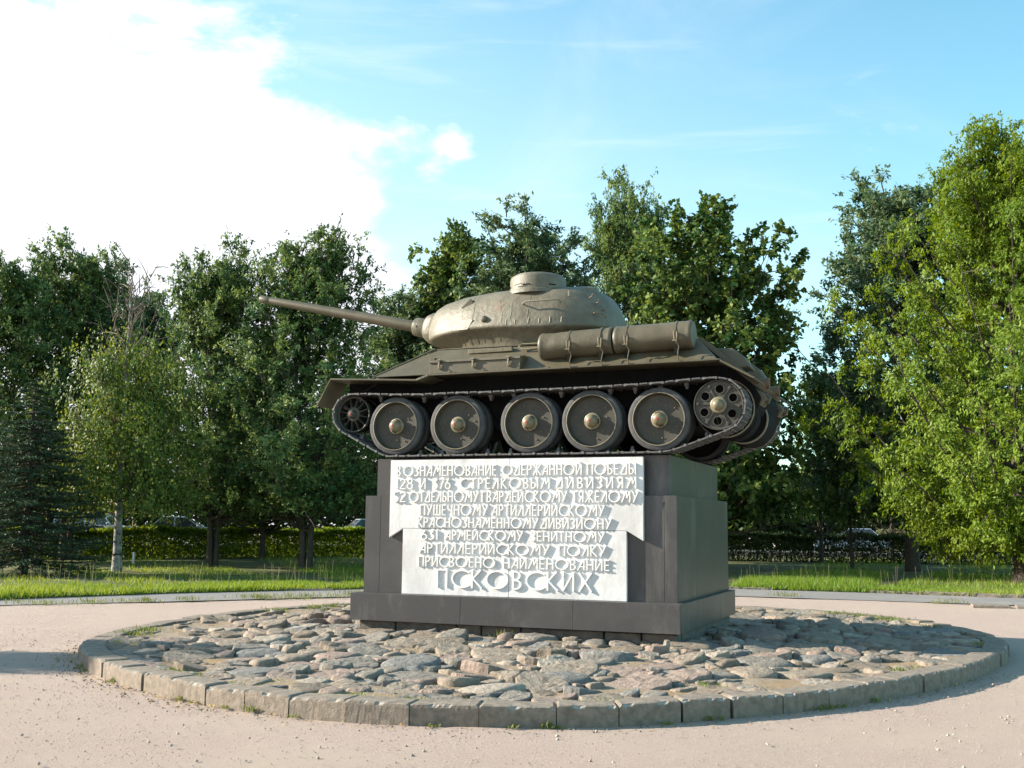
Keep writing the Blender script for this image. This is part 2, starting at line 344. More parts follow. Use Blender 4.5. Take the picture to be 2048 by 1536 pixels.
def cobbles():
    rs = np.random.RandomState(11); pts = []; rr = []
    def ok(x, y, m=.0):
        t = math.atan2(y - CY, x - CX); return math.hypot(x - CX, y - CY) < float(rad(t)) - KW - .10 and not (PX0 - .02 < x < PX1 + .02 and PY0 - .02 < y < PY1 + .02)
    P = np.zeros((0, 2)); R = np.zeros(0); tries = 0
    while tries < 42000:
        tries += 1
        x, y = rs.uniform(-6.8, 7), rs.uniform(-7.2, 6.8)
        if not ok(x, y): continue
        q = rs.choice([.12, .16, .20, .24]) * (1.0 if tries < 6000 else .7)
        if tries < 400: q = rs.uniform(.25, .33)
        if len(P) and (np.hypot(P[:, 0] - x, (P[:, 1] - y)) < (R + q) * .86).any(): continue
        P = np.vstack([P, (x, y)]); R = np.r_[R, q]
    allp = P; cells = []
    for i in range(len(P)):
        x, y = P[i]; q = R[i]; m = q * 1.45
        ang0 = rs.uniform(0, PI); el = rs.uniform(1., 1.25)
        poly = [np.array([x + m * el * math.cos(a) * math.cos(ang0) - m / el * math.sin(a) * math.sin(ang0), y + m * el * math.cos(a) * math.sin(ang0) + m / el * math.sin(a) * math.cos(ang0)]) for a in np.linspace(0, 2 * PI, 11)[:-1] + rs.uniform(-.2, .2, 10)]
        d = np.hypot(P[:, 0] - x, P[:, 1] - y)
        for j in np.where((d < q + R.max() + .5) & (d > 0))[0]:
            v = P[j] - P[i]; L = d[j]; t = (L * L + q * q - R[j] ** 2) / (2 * L) - .010; nrm = v / L
            new = []
            for a, b in zip(poly, poly[1:] + poly[:1]):
                da, db = (a - P[i]) @ nrm - t, (b - P[i]) @ nrm - t
                if da <= 0: new.append(a)
                if da * db < 0: new.append(a + (b - a) * da / (da - db))
            poly = new
            if len(poly) < 3: break
        def clip_r(a):
            t = math.atan2(a[1] - CY, a[0] - CX); k = min(1., (float(rad(t)) - KW - .015) / (math.hypot(a[0] - CX, a[1] - CY) + 1e-6)); return np.array([CX + (a[0] - CX) * k, CY + (a[1] - CY) * k])
        poly = [clip_r(a) for a in poly]
        if len(poly) >= 3: cells.append((i, poly))
    cells = [(i, c) for i, c in cells if len(c) >= 3]
    def build(i, poly, rs):
        c = np.mean(poly, axis=0); c0 = c.copy()
        pl = [np.array(p) for p in poly]
        for _ in range(1): pl = sum([[a * .78 + b * .22, a * .22 + b * .78] for a, b in zip(pl, pl[1:] + pl[:1])], [])
        # resample
        pp = np.array(pl + pl[:1]); s = np.r_[0, np.cumsum(np.linalg.norm(np.diff(pp, axis=0), axis=1))]
        n = 18; u = np.linspace(0, s[-1], n + 1)[:-1]; ring = np.c_[np.interp(u, s, pp[:, 0]), np.interp(u, s, pp[:, 1])]
        size = math.sqrt(.5 * abs(np.sum(ring[:, 0] * np.roll(ring[:, 1], -1) - ring[:, 1] * np.roll(ring[:, 0], -1))))
        if size < .07: return None
        kind = rs.rand(); h = rs.choice([rs.uniform(.018, .035), rs.uniform(.035, .075), rs.uniform(.06, .095)], p=[.45, .42, .13]) * (.72 if size > .2 else .55)
        edge = 1 - np.hypot(c[0] - CX, c[1] - CY) / float(rad(math.atan2(c[1] - CY, c[0] - CX)))
        h *= .55 + .9 * min(1, edge * 3)
        if kind < .45: prof = [(1.03, -.05), (1.0, .35), (.93, .72), (.78, .93), (.5, 1.04), (.22, 1.08)]      # domed
        else: prof = [(1.03, -.05), (1.01, .45), (.96, .88), (.86, 1.0), (.55, 1.02), (.22, 1.03)]                  # flat slab
        tx, ty = rs.uniform(-.22, .22, 2) if kind > .45 else rs.uniform(-.12, .12, 2)
        if kind > .8: h *= 1.35
        V = []; jit = rs.uniform(.95, 1.03, n)
        for k, (sc, z) in enumerate(prof):
            for p, jj in zip(ring, jit):
                q = c + (p - c) * sc * (jj if k < 3 else 1); V.append((q[0], q[1], z * h if k else -.06))
        V.append((c[0], c[1], 1.08 * h if kind < .45 else 1.03 * h)); V = np.array(V)
        nz = vnoise(V, 8, i % 37) * .012 + vnoise(V, 20, i % 31) * .006 + vnoise(V, 45, i % 29) * .003
        body = V[:, 2] > 0; V[body, 2] += nz[body] + ((V[body, 0] - c[0]) * tx + (V[body, 1] - c[1]) * ty)
        V[:, 0] += vnoise(V, 12, i % 23) * .014; V[:, 1] += vnoise(V, 12, i % 19 + 50) * .014
        z0 = float(bedz(*c0)); V[:, :2] -= c0
        m = len(prof); F = [(k * n + q, k * n + (q + 1) % n, (k + 1) * n + (q + 1) % n, (k + 1) * n + q) for k in range(m - 1) for q in range(n)]
        T = [((m - 1) * n + q, (m - 1) * n + (q + 1) % n, m * n) for q in range(n)]
        return c0, z0, V, np.array(F), np.array(T), kind
    order = sorted(cells, key=lambda ic: np.hypot(P[ic[0]][0] - 5.45, P[ic[0]][1] + 15.4))
    built = 0; SV = [[] for _ in SM]; SF = [[] for _ in SM]; ST = [[] for _ in SM]; SN = [0] * len(SM)
    for i, poly in order:
        er = np.hypot(P[i][0] - CX, P[i][1] - CY) / float(rad(math.atan2(P[i][1] - CY, P[i][0] - CX)))
        if er > .82 and rs.rand() < (.40 if P[i][0] < -2.5 else .12): continue
        b = build(i, poly, rs)
        if b is None: continue
        c0, z0, V, F, T, kind = b; mi = rs.choice(6, p=[.26, .2, .2, .1, .1, .14])
        if built < 300:
            o = link('stone', np_mesh('stone', V, [F, T], SM[mi], kind < .55), bed_o, (c0[0], c0[1], z0)); built += 1
        else:
            n0 = SN[mi]; SV[mi].append(V + (c0[0], c0[1], z0)); SF[mi].append(F + n0); ST[mi].append(T + n0); SN[mi] += len(V)
    # the rest, joined, one material slot each
    V = np.vstack([v for g in SV for v in g]); offs = np.cumsum([0] + SN[:-1])
    Fq = np.vstack([f + offs[k] for k, g in enumerate(SF) for f in g]); Ft = np.vstack([f + offs[k] for k, g in enumerate(ST) for f in g])
    me = np_mesh('far_stones', V, [Fq, Ft], SM, True)
    mi = np.concatenate([np.full(sum(len(f) for f in g), k) for k, g in enumerate(SF)] + [np.full(sum(len(f) for f in g), k) for k, g in enumerate(ST)]).astype(np.int32)
    me.polygons.foreach_set('material_index', mi); o = link('far_stones', me, bed_o); o['kind'] = 'stuff'
    print('cobbles', len(cells))
cobbles()

# ================================================================== PEDESTAL
ZB = 2.575                                                  # top of the pedestal
XC, YC = -.0978, .24
ped = empty('pedestal', (XC, YC, 0)); tag(ped, 'stepped dark granite pedestal with white inscription slab, under the tank', 'pedestal')
def P_(x): return x - XC
def block(hw, y0, y1, z0, z1, nx, ny, m, tk=.035, gap=.004):
    y0 -= YC; y1 -= YC
    MB().box(-hw + tk, hw - tk, y0 + tk, y1 - tk, z0 + .002, z1 - .003).obj('core', M['joint'], ped)
    xs = [-hw] + [-hw + 2 * hw * f for f in nx] + [hw]; ys = [y0] + [y0 + (y1 - y0) * f for f in ny] + [y1]; rs = random.Random(int(z0 * 1000))
    for s in (-1, 1):
        for a, b in zip(xs[:-1], xs[1:]):
            a0, a1 = (y0, y0 + tk) if s < 0 else (y1 - tk, y1); d = rs.uniform(-.0015, .0015)
            MB().box(a + gap / 2, b - gap / 2, a0 + d, a1 + d, z0, z1).obj('panel', m, ped, bevel=.003)
        for i, (a, b) in enumerate(zip(ys[:-1], ys[1:])):
            x0, x1 = sorted((s * hw, s * (hw - tk))); d = rs.uniform(-.0015, .0015)
            MB().box(x0 + d, x1 + d, a + (tk + gap if i == 0 else gap / 2), b - (tk + gap if i == len(ys) - 2 else gap / 2), z0, z1).obj('panel', m, ped, bevel=.003)
zt, zm, zp, zf = ZB, ZB - .5279, ZB - 1.8834, ZB - 2.2513
block(2.1421, -1.3288, 1.79, zm, zt, (.52,), (.5,), M['granite2'])
block(2.2596, -1.445, 1.96, zp, zm, (.055, .5, .963), (.34, .67), M['granite'])
block(2.3429, -1.6643, 2.05, zf, zp, (.36, .70), (.36, .68), M['granite2'])
def ledge(n, hw, y0, y1, z, m): MB().box(-hw, hw, y0 - YC, y1 - YC, z - .003, z + .001).obj(n, m, ped)
ledge('top_slab', 2.10, -1.29, 1.75, zt, M['granite2']); ledge('ledge', 2.22, -1.405, 1.92, zm, M['granite']); ledge('ledge', 2.30, -1.625, 2.01, zp, M['granite2'])
def foundation():
    rs = random.Random(3); x = -2.27
    while x < 2.25:
        wv = rs.uniform(.35, 1.3); x1 = min(2.27, x + wv); d = rs.uniform(0, .03); mb = MB().box(x + .012, x1 - .012, -1.79 + d, -1.5, -.05, zf - .004 - rs.uniform(0, .02))
        me = mb.mesh('foundation_stone', M['found'], bevel=.01); link('foundation_stone', me, ped); x = x1
    MB().box(-2.2, 2.2, -1.5, 1.78, -.05, zf - .006).obj('foundation', M['found'], ped)
    MB().box(2.201, 2.26, -1.47, 1.76, -.05, zf - .01).obj('foundation', M['found'], ped)
foundation()
YS = -1.505                                                 # front face of the slab (world y)
def slab():
    yb = -1.445 - .002; t = (YS - YC, yb - YC)
    X = [P_(x) for x in (-1.934, -1.720, -.120, 1.512, 1.734)]; zT = ZB - .030; zN = ZB - .985; zTip = ZB - 1.110; zBt = zp + .003; g = .0035
    a = MB().prism([(X[0], zT), (X[2] - g, zT), (X[2] - g, zN + g), (X[1], zN + g), (X[0], zTip)], *t).obj('inscription_slab', M['white'], ped, bevel=.003)
    b = MB().prism([(X[2] + g, zT), (X[4], zT), (X[4], zTip), (X[3], zN + g), (X[2] + g, zN + g)], *t).obj('inscription_slab', M['white'], ped, bevel=.003)
    c = MB().prism([(X[1] + .001, zN - g * .3), (X[2] - g, zN - g * .3), (X[2] - g, zBt), (X[1] + .001, zBt)], *t).obj('inscription_slab', M['white'], ped, bevel=.003)
    d = MB().prism([(X[2] + g, zN - g * .3), (X[3] - .001, zN - g * .3), (X[3] - .001, zBt), (X[2] + g, zBt)], *t).obj('inscription_slab', M['white'], ped, bevel=.003)
    return a, b, c, d
slabs = slab()
def arc(cx, cy, rx, ry, a0, a1, n=20): return [(cx + rx * math.cos(math.radians(a0 + (a1 - a0) * i / n)), cy + ry * math.sin(math.radians(a0 + (a1 - a0) * i / n))) for i in range(n + 1)]
def glyphs():
    G = {}
    G['О'] = (.98, [arc(.49, .5, .45, .46, 0, 360, 32)])
    G['С'] = (.72, [arc(.49, .5, .45, .46, 48, 312, 24)])
    G['В'] = (.42, [[(.05, 0), (.05, 1)], [(.05, .96)] + arc(.14, .75, .2, .21, 90, -90, 10) + [(.05, .54)], [(.05, .50)] + arc(.14, .27, .24, .23, 90, -90, 10) + [(.05, .04)]])
    G['З'] = (.40, [arc(.16, .75, .19, .21, 140, -90, 12), arc(.14, .27, .22, .23, 90, -140, 12)])
    G['Н'] = (.52, [[(.05, 0), (.05, 1)], [(.47, 0), (.47, 1)], [(.05, .52), (.47, .52)]])
    G['А'] = (.52, [[(.0, 0), (.47, 1)], [(.47, 0), (.47, 1)], [(.16, .33), (.47, .33)]])
    G['М'] = (.72, [[(.0, 0), (.38, 1)], [(.38, .97), (.42, .38)], [(.42, .38), (.66, .97)], [(.67, 0), (.67, 1)]])
    G['Е'] = (.40, [[(.05, 0), (.05, 1)], [(.05, .96), (.36, .96)], [(.05, .52), (.33, .52)], [(.05, .04), (.36, .04)]])
    G['И'] = (.52, [[(.05, 0), (.05, 1)], [(.05, .03), (.47, .97)], [(.47, 0), (.47, 1)]])
    G['Й'] = (.52, G['И'][1] + [arc(.26, 1.16, .10, .08, 180, 360, 6)])
    G['Д'] = (.58, [[(.02, .04), (.50, 1)], [(.50, 0), (.50, 1)], [(.02, .04), (.50, .04)]])
    G['Л'] = (.50, [[(.0, 0), (.45, 1)], [(.45, 0), (.45, 1)]])
    G['Р'] = (.42, [[(.05, 0), (.05, 1)], [(.05, .96)] + arc(.14, .73, .22, .23, 90, -90, 10) + [(.05, .50)]])
    G['Я'] = (.44, [[(.39, 0), (.39, 1)], [(.39, .96)] + arc(.28, .73, .22, .23, 90, 270, 10) + [(.39, .50)], [(.06, 0), (.30, .5)]])
    G['Ж'] = (.72, [[(.36, 0), (.36, 1)], [(.05, 1), (.35, .5)], [(.35, .5), (.02, 0)], [(.67, 1), (.37, .5)], [(.37, .5), (.70, 0)]])
    G['П'] = (.52, [[(.05, 0), (.05, 1)], [(.05, .96), (.47, .96)], [(.47, 0), (.47, 1)]])
    G['Б'] = (.42, [[(.05, 0), (.05, 1)], [(.05, .96), (.36, .96)], [(.05, .55)] + arc(.14, .30, .23, .25, 90, -90, 10) + [(.05, .04)]])
    G['Ь'] = (.42, [[(.05, 0), (.05, 1)], [(.05, .55)] + arc(.14, .30, .23, .25, 90, -90, 10) + [(.05, .04)]])
    G['Ы'] = (.62, G['Ь'][1] + [[(.55, 0), (.55, 1)]])
    G['Т'] = (.42, [[(.21, 0), (.21, 1)], [(.0, .96), (.42, .96)]])
    G['Г'] = (.38, [[(.05, 0), (.05, 1)], [(.05, .96), (.36, .96)]])
    G['К'] = (.48, [[(.05, 0), (.05, 1)], [(.42, 1), (.07, .52)], [(.07, .52), (.47, 0)]])
    G['У'] = (.54, [[(.02, 1), (.28, .42)], [(.52, 1), (.12, 0)]])
    G['Ш'] = (.66, [[(.05, 0), (.05, 1)], [(.33, 0), (.33, 1)], [(.61, 0), (.61, 1)], [(.05, .04), (.61, .04)]])
    G['Ч'] = (.46, [[(.05, 1)] + arc(.25, .70, .20, .22, 180, 270, 8) + [(.41, .48)], [(.41, 0), (.41, 1)]])
    G['Х'] = (.56, [[(.02, 1), (.54, 0)], [(.54, 1), (.02, 0)]])
    G['1'] = (.22, [[(.12, 0), (.12, 1)], [(.12, .98), (.02, .9)]])
    G['2'] = (.52, [arc(.25, .74, .20, .22, 165, -25, 12) + [(.04, .05)], [(.03, .04), (.5, .04)]])
    G['8'] = (.52, [arc(.26, .76, .17, .20, 0, 360, 18), arc(.26, .29, .22, .26, 0, 360, 20)])
    G['3'] = (.50, [[(.06, .96), (.42, .96)], [(.42, .96), (.2, .58)], [(.2, .58)] + arc(.22, .30, .22, .27, 80, -150, 14)])
    G['7'] = (.46, [[(.04, .96), (.44, .96)], [(.44, .96), (.16, 0)]])
    G['6'] = (.52, [arc(.27, .30, .22, .27, 0, 360, 20), [(.36, 1), (.07, .40)]])
    G['5'] = (.48, [[(.14, .96), (.44, .96)], [(.14, .96), (.12, .58)], [(.12, .58)] + arc(.2, .30, .23, .27, 100, -150, 14)])
    return G
GL = glyphs()
def letter_mesh(ch, w, h, wd, st):
    mb = MB(); dep = .024
    for si, pl in enumerate(GL[ch][1]):
        pts = [Vector((x / GL[ch][0] * wd, y * h)) for x, y in pl]
        closed = (pts[0] - pts[-1]).length < 1e-4
        if closed: pts = pts[:-1]
        n = len(pts); V = []; zf_ = -dep + .0004 * si
        for i, p in enumerate(pts):
            a = pts[(i - 1) % n] if (i > 0 or closed) else p; b = pts[(i + 1) % n] if (i < n - 1 or closed) else p
            d1 = (p - a).normalized() if (p - a).length > 1e-9 else (b - p).normalized(); d2 = (b - p).normalized() if (b - p).length > 1e-9 else d1
            d = (d1 + d2).normalized(); nn = Vector((-d.y, d.x)); k = st / 2 / max(.5, nn.dot(Vector((-d1.y, d1.x))))
            for s in (-1, 1):
                q = p + nn * k * s; V += [(q.x, zf_, q.y), (q.x, .002 * 0, q.y)]
        F = []
        m = n if closed else n - 1
        for i in range(m):
            j = (i + 1) % n; A, B = i * 4, j * 4
            F += [(A, B, B + 2, A + 2), (A + 1, A + 3, B + 3, B + 1), (A, A + 1, B + 1, B), (A + 2, B + 2, B + 3, A + 3)]
        if not closed: F += [(0, 2, 3, 1), ((n - 1) * 4, (n - 1) * 4 + 1, (n - 1) * 4 + 3, (n - 1) * 4 + 2)]
        mb.add(V, F)
    return mb.mesh('letter', M['letter'])
def lettering():
    T = [[('В', -1.828, -1.768), ('ОЗНАМЕНОВАНИЕ', -1.722, -0.306), ('ОДЕРЖАННОЙ', -0.224, 0.907), ('ПОБЕДЫ', 0.981, 1.649)],
     [('128', -1.837, -1.568), ('И', -1.465, -1.371), ('376', -1.267, -0.992), ('СТРЕЛКОВЫМ', -0.844, 0.461), ('ДИВИЗИЯМ', 0.548, 1.651)],
     [('52', -1.879, -1.679), ('ОТДЕЛЬНОМУ', -1.623, -0.569), ('ГВАРДЕЙСКОМУ', -0.522, 0.706), ('ТЯЖЕЛОМУ', 0.775, 1.676)],
     [('ПУШЕЧНОМУ', -1.457, -0.426), ('АРТИЛЛЕРИЙСКОМУ', -0.37, 1.224)], [('КРАСНОЗНАМЕННОМУ', -1.486, 0.301), ('ДИВИЗИОНУ', 0.333, 1.318)],
     [('631', -1.433, -1.165), ('АРМЕЙСКОМУ', -1.061, 0.085), ('ЗЕНИТНОМУ', 0.194, 1.224)], [('АРТИЛЛЕРИЙСКОМУ', -1.453, 0.464), ('ПОЛКУ', 0.588, 1.241)],
     [('ПРИСВОЕНО', -1.468, -0.315), ('НАИМЕНОВАНИЕ', -0.198, 1.292)], [('ПСКОВСКИХ', -1.184, 1.052)]]
    Z = [(.110, .258), (.293, .436), (.472, .618), (.652, .799), (.828, .965), (1.004, 1.134), (1.180, 1.319), (1.361, 1.499), (1.530, 1.776)]
    cache = {}
    for li, (L, (z0, z1)) in enumerate(zip(T, Z)):
        h = z1 - z0
        for word, x0, x1 in L:
            sp = {1: .30}.get(li, .13) if word not in ('128', '376', '52', '631') else .10
            if word == 'СТРЕЛКОВЫМ': sp = .22
            if li == 8: sp = .16
            tot = sum(GL[c][0] for c in word) + sp * (len(word) - 1); k = (x1 - x0) / tot; x = x0
            for c in word:
                wd = GL[c][0] * k; key = (c, round(wd, 3), round(h, 3))
                if key not in cache: cache[key] = letter_mesh(c, wd, h, wd, [.0140, .0205][li == 8])
                zc = ZB - z1 + h / 2; par = slabs[(0 if x + wd / 2 < -.12 else 1) + (0 if zc > ZB - .985 else 2)]
                link('letter', cache[key], par, (P_(x), YS - YC, ZB - z1)); x += wd + sp * k
lettering()

# ================================================================== TANK
tank = empty('tank', (0, 0, ZB + .004)); tag(tank, 'olive green battle tank with raised gun standing on the pedestal', 'tank')
OL, CA = M['olive'], M['cast']
def hull():
    mb = MB().prism([(-2.95, .90), (-2.86, .74), (-2.45, .42), (2.78, .40), (3.10, .55), (3.18, .74), (3.08, .93), (2.37, 1.555), (1.6, 1.59), (-1.5, 1.60)], -.985, .985)
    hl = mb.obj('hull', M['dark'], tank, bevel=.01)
    for s in (-1, 1):                                            # sloped sponson armour either side
        P = [(-2.28, s * 1.43, 1.175), (2.72, s * 1.43, 1.185), (2.72, s * .987, 1.185), (-2.28, s * .987, 1.175), (-1.50, s * 1.02, 1.592), (2.36, s * 1.02, 1.562), (2.36, s * .96, 1.562), (-1.50, s * .96, 1.592)]
        MB().hexa(P).obj('side_armour', OL, tank, bevel=.006)
    MB().hexa([(-2.97, -.99, .885), (-2.97, .99, .885), (-2.93, .99, .925), (-2.93, -.99, .925), (-1.52, -1.0, 1.60), (-1.52, 1.0, 1.60), (-1.47, 1.0, 1.635), (-1.47, -1.0, 1.635)]).obj('glacis_plate', OL, tank, bevel=.004)
    # weld bead along the glacis edge
    for s in (-1, 1): MB().tube([(-2.33, s * 1.36, 1.19), (-1.52, s * 1.035, 1.60)], .014, 6).obj('weld_bead', OL, tank)
    MB().box(-1.49, 1.55, -1.0, 1.0, 1.598, 1.615).obj('roof_plate', OL, tank, bevel=.003)
    MB().prism([(1.56, 1.60), (1.70, 1.66), (2.28, 1.63), (2.42, 1.56)], -.95, .95).obj('engine_deck', OL, tank, bevel=.01)
    MB().hexa([(2.37, -1.02, 1.535), (2.37, 1.02, 1.535), (2.42, 1.02, 1.575), (2.42, -1.02, 1.575), (3.10, -1.0, .90), (3.10, 1.0, .90), (3.17, 1.0, .94), (3.17, -1.0, .94)]).obj('rear_plate', OL, tank, bevel=.004)
    for s in (-1, 1):
        MB().prism([(2.50, 1.40), (2.60, 1.445), (2.80, 1.435), (2.93, 1.33), (3.04, 1.16), (2.86, 1.16)], s * .86, s * .46).obj('exhaust_cover', OL, tank, bevel=.02)
        o = MB().lathe([(.07, 0), (.075, .16), (.055, .165), (.05, .02)], 16, 'x').obj('exhaust_pipe', M['rust'], tank, (3.05, s * .45, 1.0), smooth=True)
        MB().prism([(2.98, .93), (3.18, .83), (3.24, .75), (3.16, .65), (2.98, .70)], s * .96, s * .60).obj('tow_bracket', OL, tank, bevel=.012)
        MB().tube([(3.12, s * .80, .68), (3.24, s * .80, .70), (3.27, s * .80, .76), (3.2, s * .80, .80)], .022).obj('tow_hook', OL, tank)
        MB().lathe([(.30, -.04), (.375, -.03), (.385, 0), (.385, .10), (.36, .13), (.12, .14)], 40, 'y', (2.71, 0, .617)).mesh('final_drive', OL, smooth=True)
        fd = MB().lathe([(.386, s * .84), (.386, s * 1.012), (.365, s * 1.014), (.36, s * .995), (.1, s * .993)], 40, 'y', (2.71, 0, .617)).obj('final_drive_housing', M['dark'], tank, smooth=True)
        MB().lathe([(.372, s * .985), (.388, s * .985), (.390, s * 1.017), (.374, s * 1.019)], 48, 'y', (2.71, 0, .617), closed=True).obj('housing_rim', M['rimp'], tank, smooth=True, angle=50)
        MB().lathe([(.335, s * .50), (.335, s * .80), (.30, s * .83)], 40, 'y', (2.76, 0, .55)).obj('drive_casing', M['dark'], tank, smooth=True)
    MB().lathe([(.325, -.35), (.325, .42)], 40, 'y', (2.82, 0, .53)).obj('rear_casing', M['dark'], tank, smooth=True)
    MB().lathe([(.318, -.37), (.335, -.37), (.337, -.33), (.318, -.33)], 48, 'y', (2.83, 0, .53), closed=True).obj('casing_rim', M['rimp'], tank, smooth=True)
    for x in (-1.75, -.75, .3, 1.2):                             # swing arms glimpsed between the wheels
        for s in (-1, 1): MB().prism([(x, .60), (x + .12, .62), (x + .42, .42), (x + .30, .36)], s * .99, s * 1.05).obj('swing_arm', M['dark'], tank, bevel=.01)
hull()
def fenders():
    for s in (-1, 1):
        # track guard along the sponson, its step down at the front, and the drooping ends
        MB().hexa([(-1.37, s * 1.50, 1.155), (2.75, s * 1.50, 1.19), (2.75, s * 1.40, 1.19), (-1.37, s * 1.40, 1.155), (-1.37, s * 1.50, 1.175), (2.75, s * 1.50, 1.207), (2.75, s * 1.40, 1.207), (-1.37, s * 1.40, 1.175)]).obj('track_guard', OL, tank)
        MB().hexa([(-1.56, s * 1.50, 1.088), (-1.37, s * 1.50, 1.150), (-1.37, s * .99, 1.150), (-1.56, s * .99, 1.088), (-1.58, s * 1.50, 1.112), (-1.39, s * 1.50, 1.176), (-1.39, s * .99, 1.176), (-1.58, s * .99, 1.112)]).obj('guard_step', CA, tank, bevel=.004)
        MB().hexa([(-2.97, s * 1.50, 1.155), (-1.565, s * 1.50, 1.088), (-1.565, s * .99, 1.088), (-2.97, s * .99, 1.155), (-2.975, s * 1.50, 1.180), (-1.565, s * 1.50, 1.112), (-1.565, s * .99, 1.112), (-2.975, s * .99, 1.180)]).obj('front_fender', OL, tank, bevel=.004)
        MB().hexa([(-2.98, s * 1.50, 1.150), (-2.96, s * 1.50, 1.150), (-2.96, s * 1.00, 1.150), (-2.98, s * 1.00, 1.150), (-3.20, s * 1.50, .785), (-3.183, s * 1.50, .775), (-3.183, s * 1.00, .775), (-3.20, s * 1.00, .785)]).obj('fender_flap', OL, tank)
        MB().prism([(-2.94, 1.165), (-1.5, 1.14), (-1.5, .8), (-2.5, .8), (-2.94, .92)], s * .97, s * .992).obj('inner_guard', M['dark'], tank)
        MB().tube([(-3.19, s * 1.49, .785), (-2.97, s * 1.497, 1.16)], .009, 6).obj('flap_rim', OL, tank)
        MB().hexa([(2.745, s * 1.50, 1.17), (2.745, s * .99, 1.17), (3.17, s * .99, .93), (3.17, s * 1.50, .93), (2.755, s * 1.50, 1.195), (2.755, s * .99, 1.195), (3.18, s * .99, .953), (3.18, s * 1.50, .953)]).obj('rear_fender', OL, tank, bevel=.003)
        MB().tube([(3.185, s * 1.46, .93), (3.23, s * 1.44, .90), (3.22, s * 1.02, .90)], .016, 6).obj('guard_bracket', OL, tank)
        for k in range(3): MB().box(-1.0 + k * 1.4, -.97 + k * 1.4, min(s * 1.498, s * 1.40), max(s * 1.498, s * 1.40), 1.178 + k * .011, 1.192 + k * .011).obj('guard_rib', OL, tank)
fenders()
def side_fit():
    n = Vector((0, -math.cos(math.radians(44)), math.sin(math.radians(44))))
    bx = empty('stowage_box', (0, 0, 0), parent=tank)
    MB().hexa([(-1.38, -1.47, 1.178), (.0, -1.47, 1.185), (.0, -1.30, 1.185), (-1.38, -1.30, 1.178), (-1.38, -1.455, 1.355), (.0, -1.455, 1.362), (.0, -1.20, 1.405), (-1.38, -1.20, 1.40)]).obj('box_body', OL, bx, bevel=.005)
    MB().hexa([(-1.39, -1.478, 1.335), (.005, -1.478, 1.342), (.005, -1.470, 1.342), (-1.39, -1.470, 1.335), (-1.39, -1.468, 1.372), (.005, -1.468, 1.379), (.005, -1.19, 1.424), (-1.39, -1.19, 1.418)]).obj('box_lid', OL, bx, bevel=.003)
    for x in (-1.22, -.70, -.17):
        MB().box(x - .012, x + .012, -1.497, -1.474, 1.255, 1.375).box(x - .03, x + .03, -1.505, -1.474, 1.362, 1.378).tube([(x + .0, -1.495, 1.30), (x + .02, -1.53, 1.27), (x + .045, -1.50, 1.245)], .007, 5).box(x - .02, x + .02, -1.490, -1.471, 1.245, 1.262).obj('latch', M['rimp'], bx)
    MB().hexa([(-.93, -1.125, 1.500), (-.26, -1.125, 1.512), (-.26, -1.09, 1.505), (-.93, -1.09, 1.495), (-.93, -1.135, 1.555), (-.26, -1.135, 1.567), (-.26, -1.06, 1.57), (-.93, -1.06, 1.56)]).obj('angle_iron', M['rimp'], tank, bevel=.003)
    MB().tube([(.30, -1.12, 1.595), (-.10, -1.12, 1.595), (-.155, -1.125, 1.565), (-.10, -1.135, 1.525), (.30, -1.15, 1.53)], .0135, 8).obj('grab_loop', M['hub'], tank, smooth=True)
    MB().box(-1.46, -1.37, -1.30, -1.17, 1.385, 1.44, Matrix.Rotation(.0, 3, 'X')).obj('corner_lug', OL, tank, bevel=.01)
    for s in (-1, 1):
        y, z, r = s * 1.235, 1.565, .188
        for x0, x1, zz, rot in ((.235, 1.275, -.030, .035), (1.30, 2.36, .002, .025)):
            dr = empty('fuel_drum', (0, y, 0), parent=tank)
            n = 40; L = x1 - x0; xs = np.linspace(0, L, 46); V = []
            for i, xx in enumerate(xs):
                for k in range(n):
                    a = 2 * PI * k / n; p = np.array([[xx + x0 * 3, math.cos(a) * .2, math.sin(a) * .2]])
                    rr = r - .006 * max(0, float(vnoise(p, 5.2, 8))) - .0035 * float(vnoise(p, 15, 9)) * (1 if 2 < i < 43 else 0)
                    if i in (0, 45): rr = r - .012
                    if i in (1, 2, 43, 44): rr = r + .003
                    V.append((x0 + xx, rr * math.cos(a), z + zz + rr * math.sin(a) + (xx - L / 2) * rot))
            F = [(i * n + k, i * n + (k + 1) % n, (i + 1) * n + (k + 1) % n, (i + 1) * n + k) for i in range(45) for k in range(n)]
            F += [tuple(range(n))[::-1], tuple(range(45 * n, 46 * n))]
            m = MB(); m.V = V; m.F = F; m.obj('drum_shell', OL, dr, smooth=True, angle=50)
            for fx in (.17, .80) if x0 > 1 else (.42, .85):
                sx = x0 + L * fx; zc = z + zz + (L * fx - L / 2) * rot
                MB().lathe([(r + .001, -.016), (r + .008, -.014), (r + .008, .014), (r + .001, .016)], 40, 'x', (sx, 0, zc)).obj('strap', OL, dr, smooth=True)
                q = -s
                MB().tube([(sx - .012, -q * -.0 + s * (r + .02) * .97, zc + .03), (sx - .006, s * (r + .03), zc - .03), (sx, s * (r + .028), zc - .09)], .0075, 6).tube([(sx + .03, s * (r + .015), zc + .02), (sx + .035, s * (r + .035), zc - .05), (sx + .02, s * (r + .02), zc - .12)], .008, 6).box(sx - .03, sx + .035, s * r + (0 if s > 0 else -.035), s * r + (.035 if s > 0 else 0), zc - .10, zc - .088).obj('turnbuckle', M['rimp'], dr)
                MB().tube([(sx + .02, s * (r + .01), zc - .10), (sx + .05, s * (r - .01), zc - .17), (sx + .06, s * (r + .10), zc - .30), (sx + .065, s * (r + .08), zc - .37)], .008, 6).obj('bracket', OL, dr)
                MB().box(sx - .02, sx + .02, -.14, .14, zc - .26, zc - r + .03).obj('cradle', M['dark'], dr)
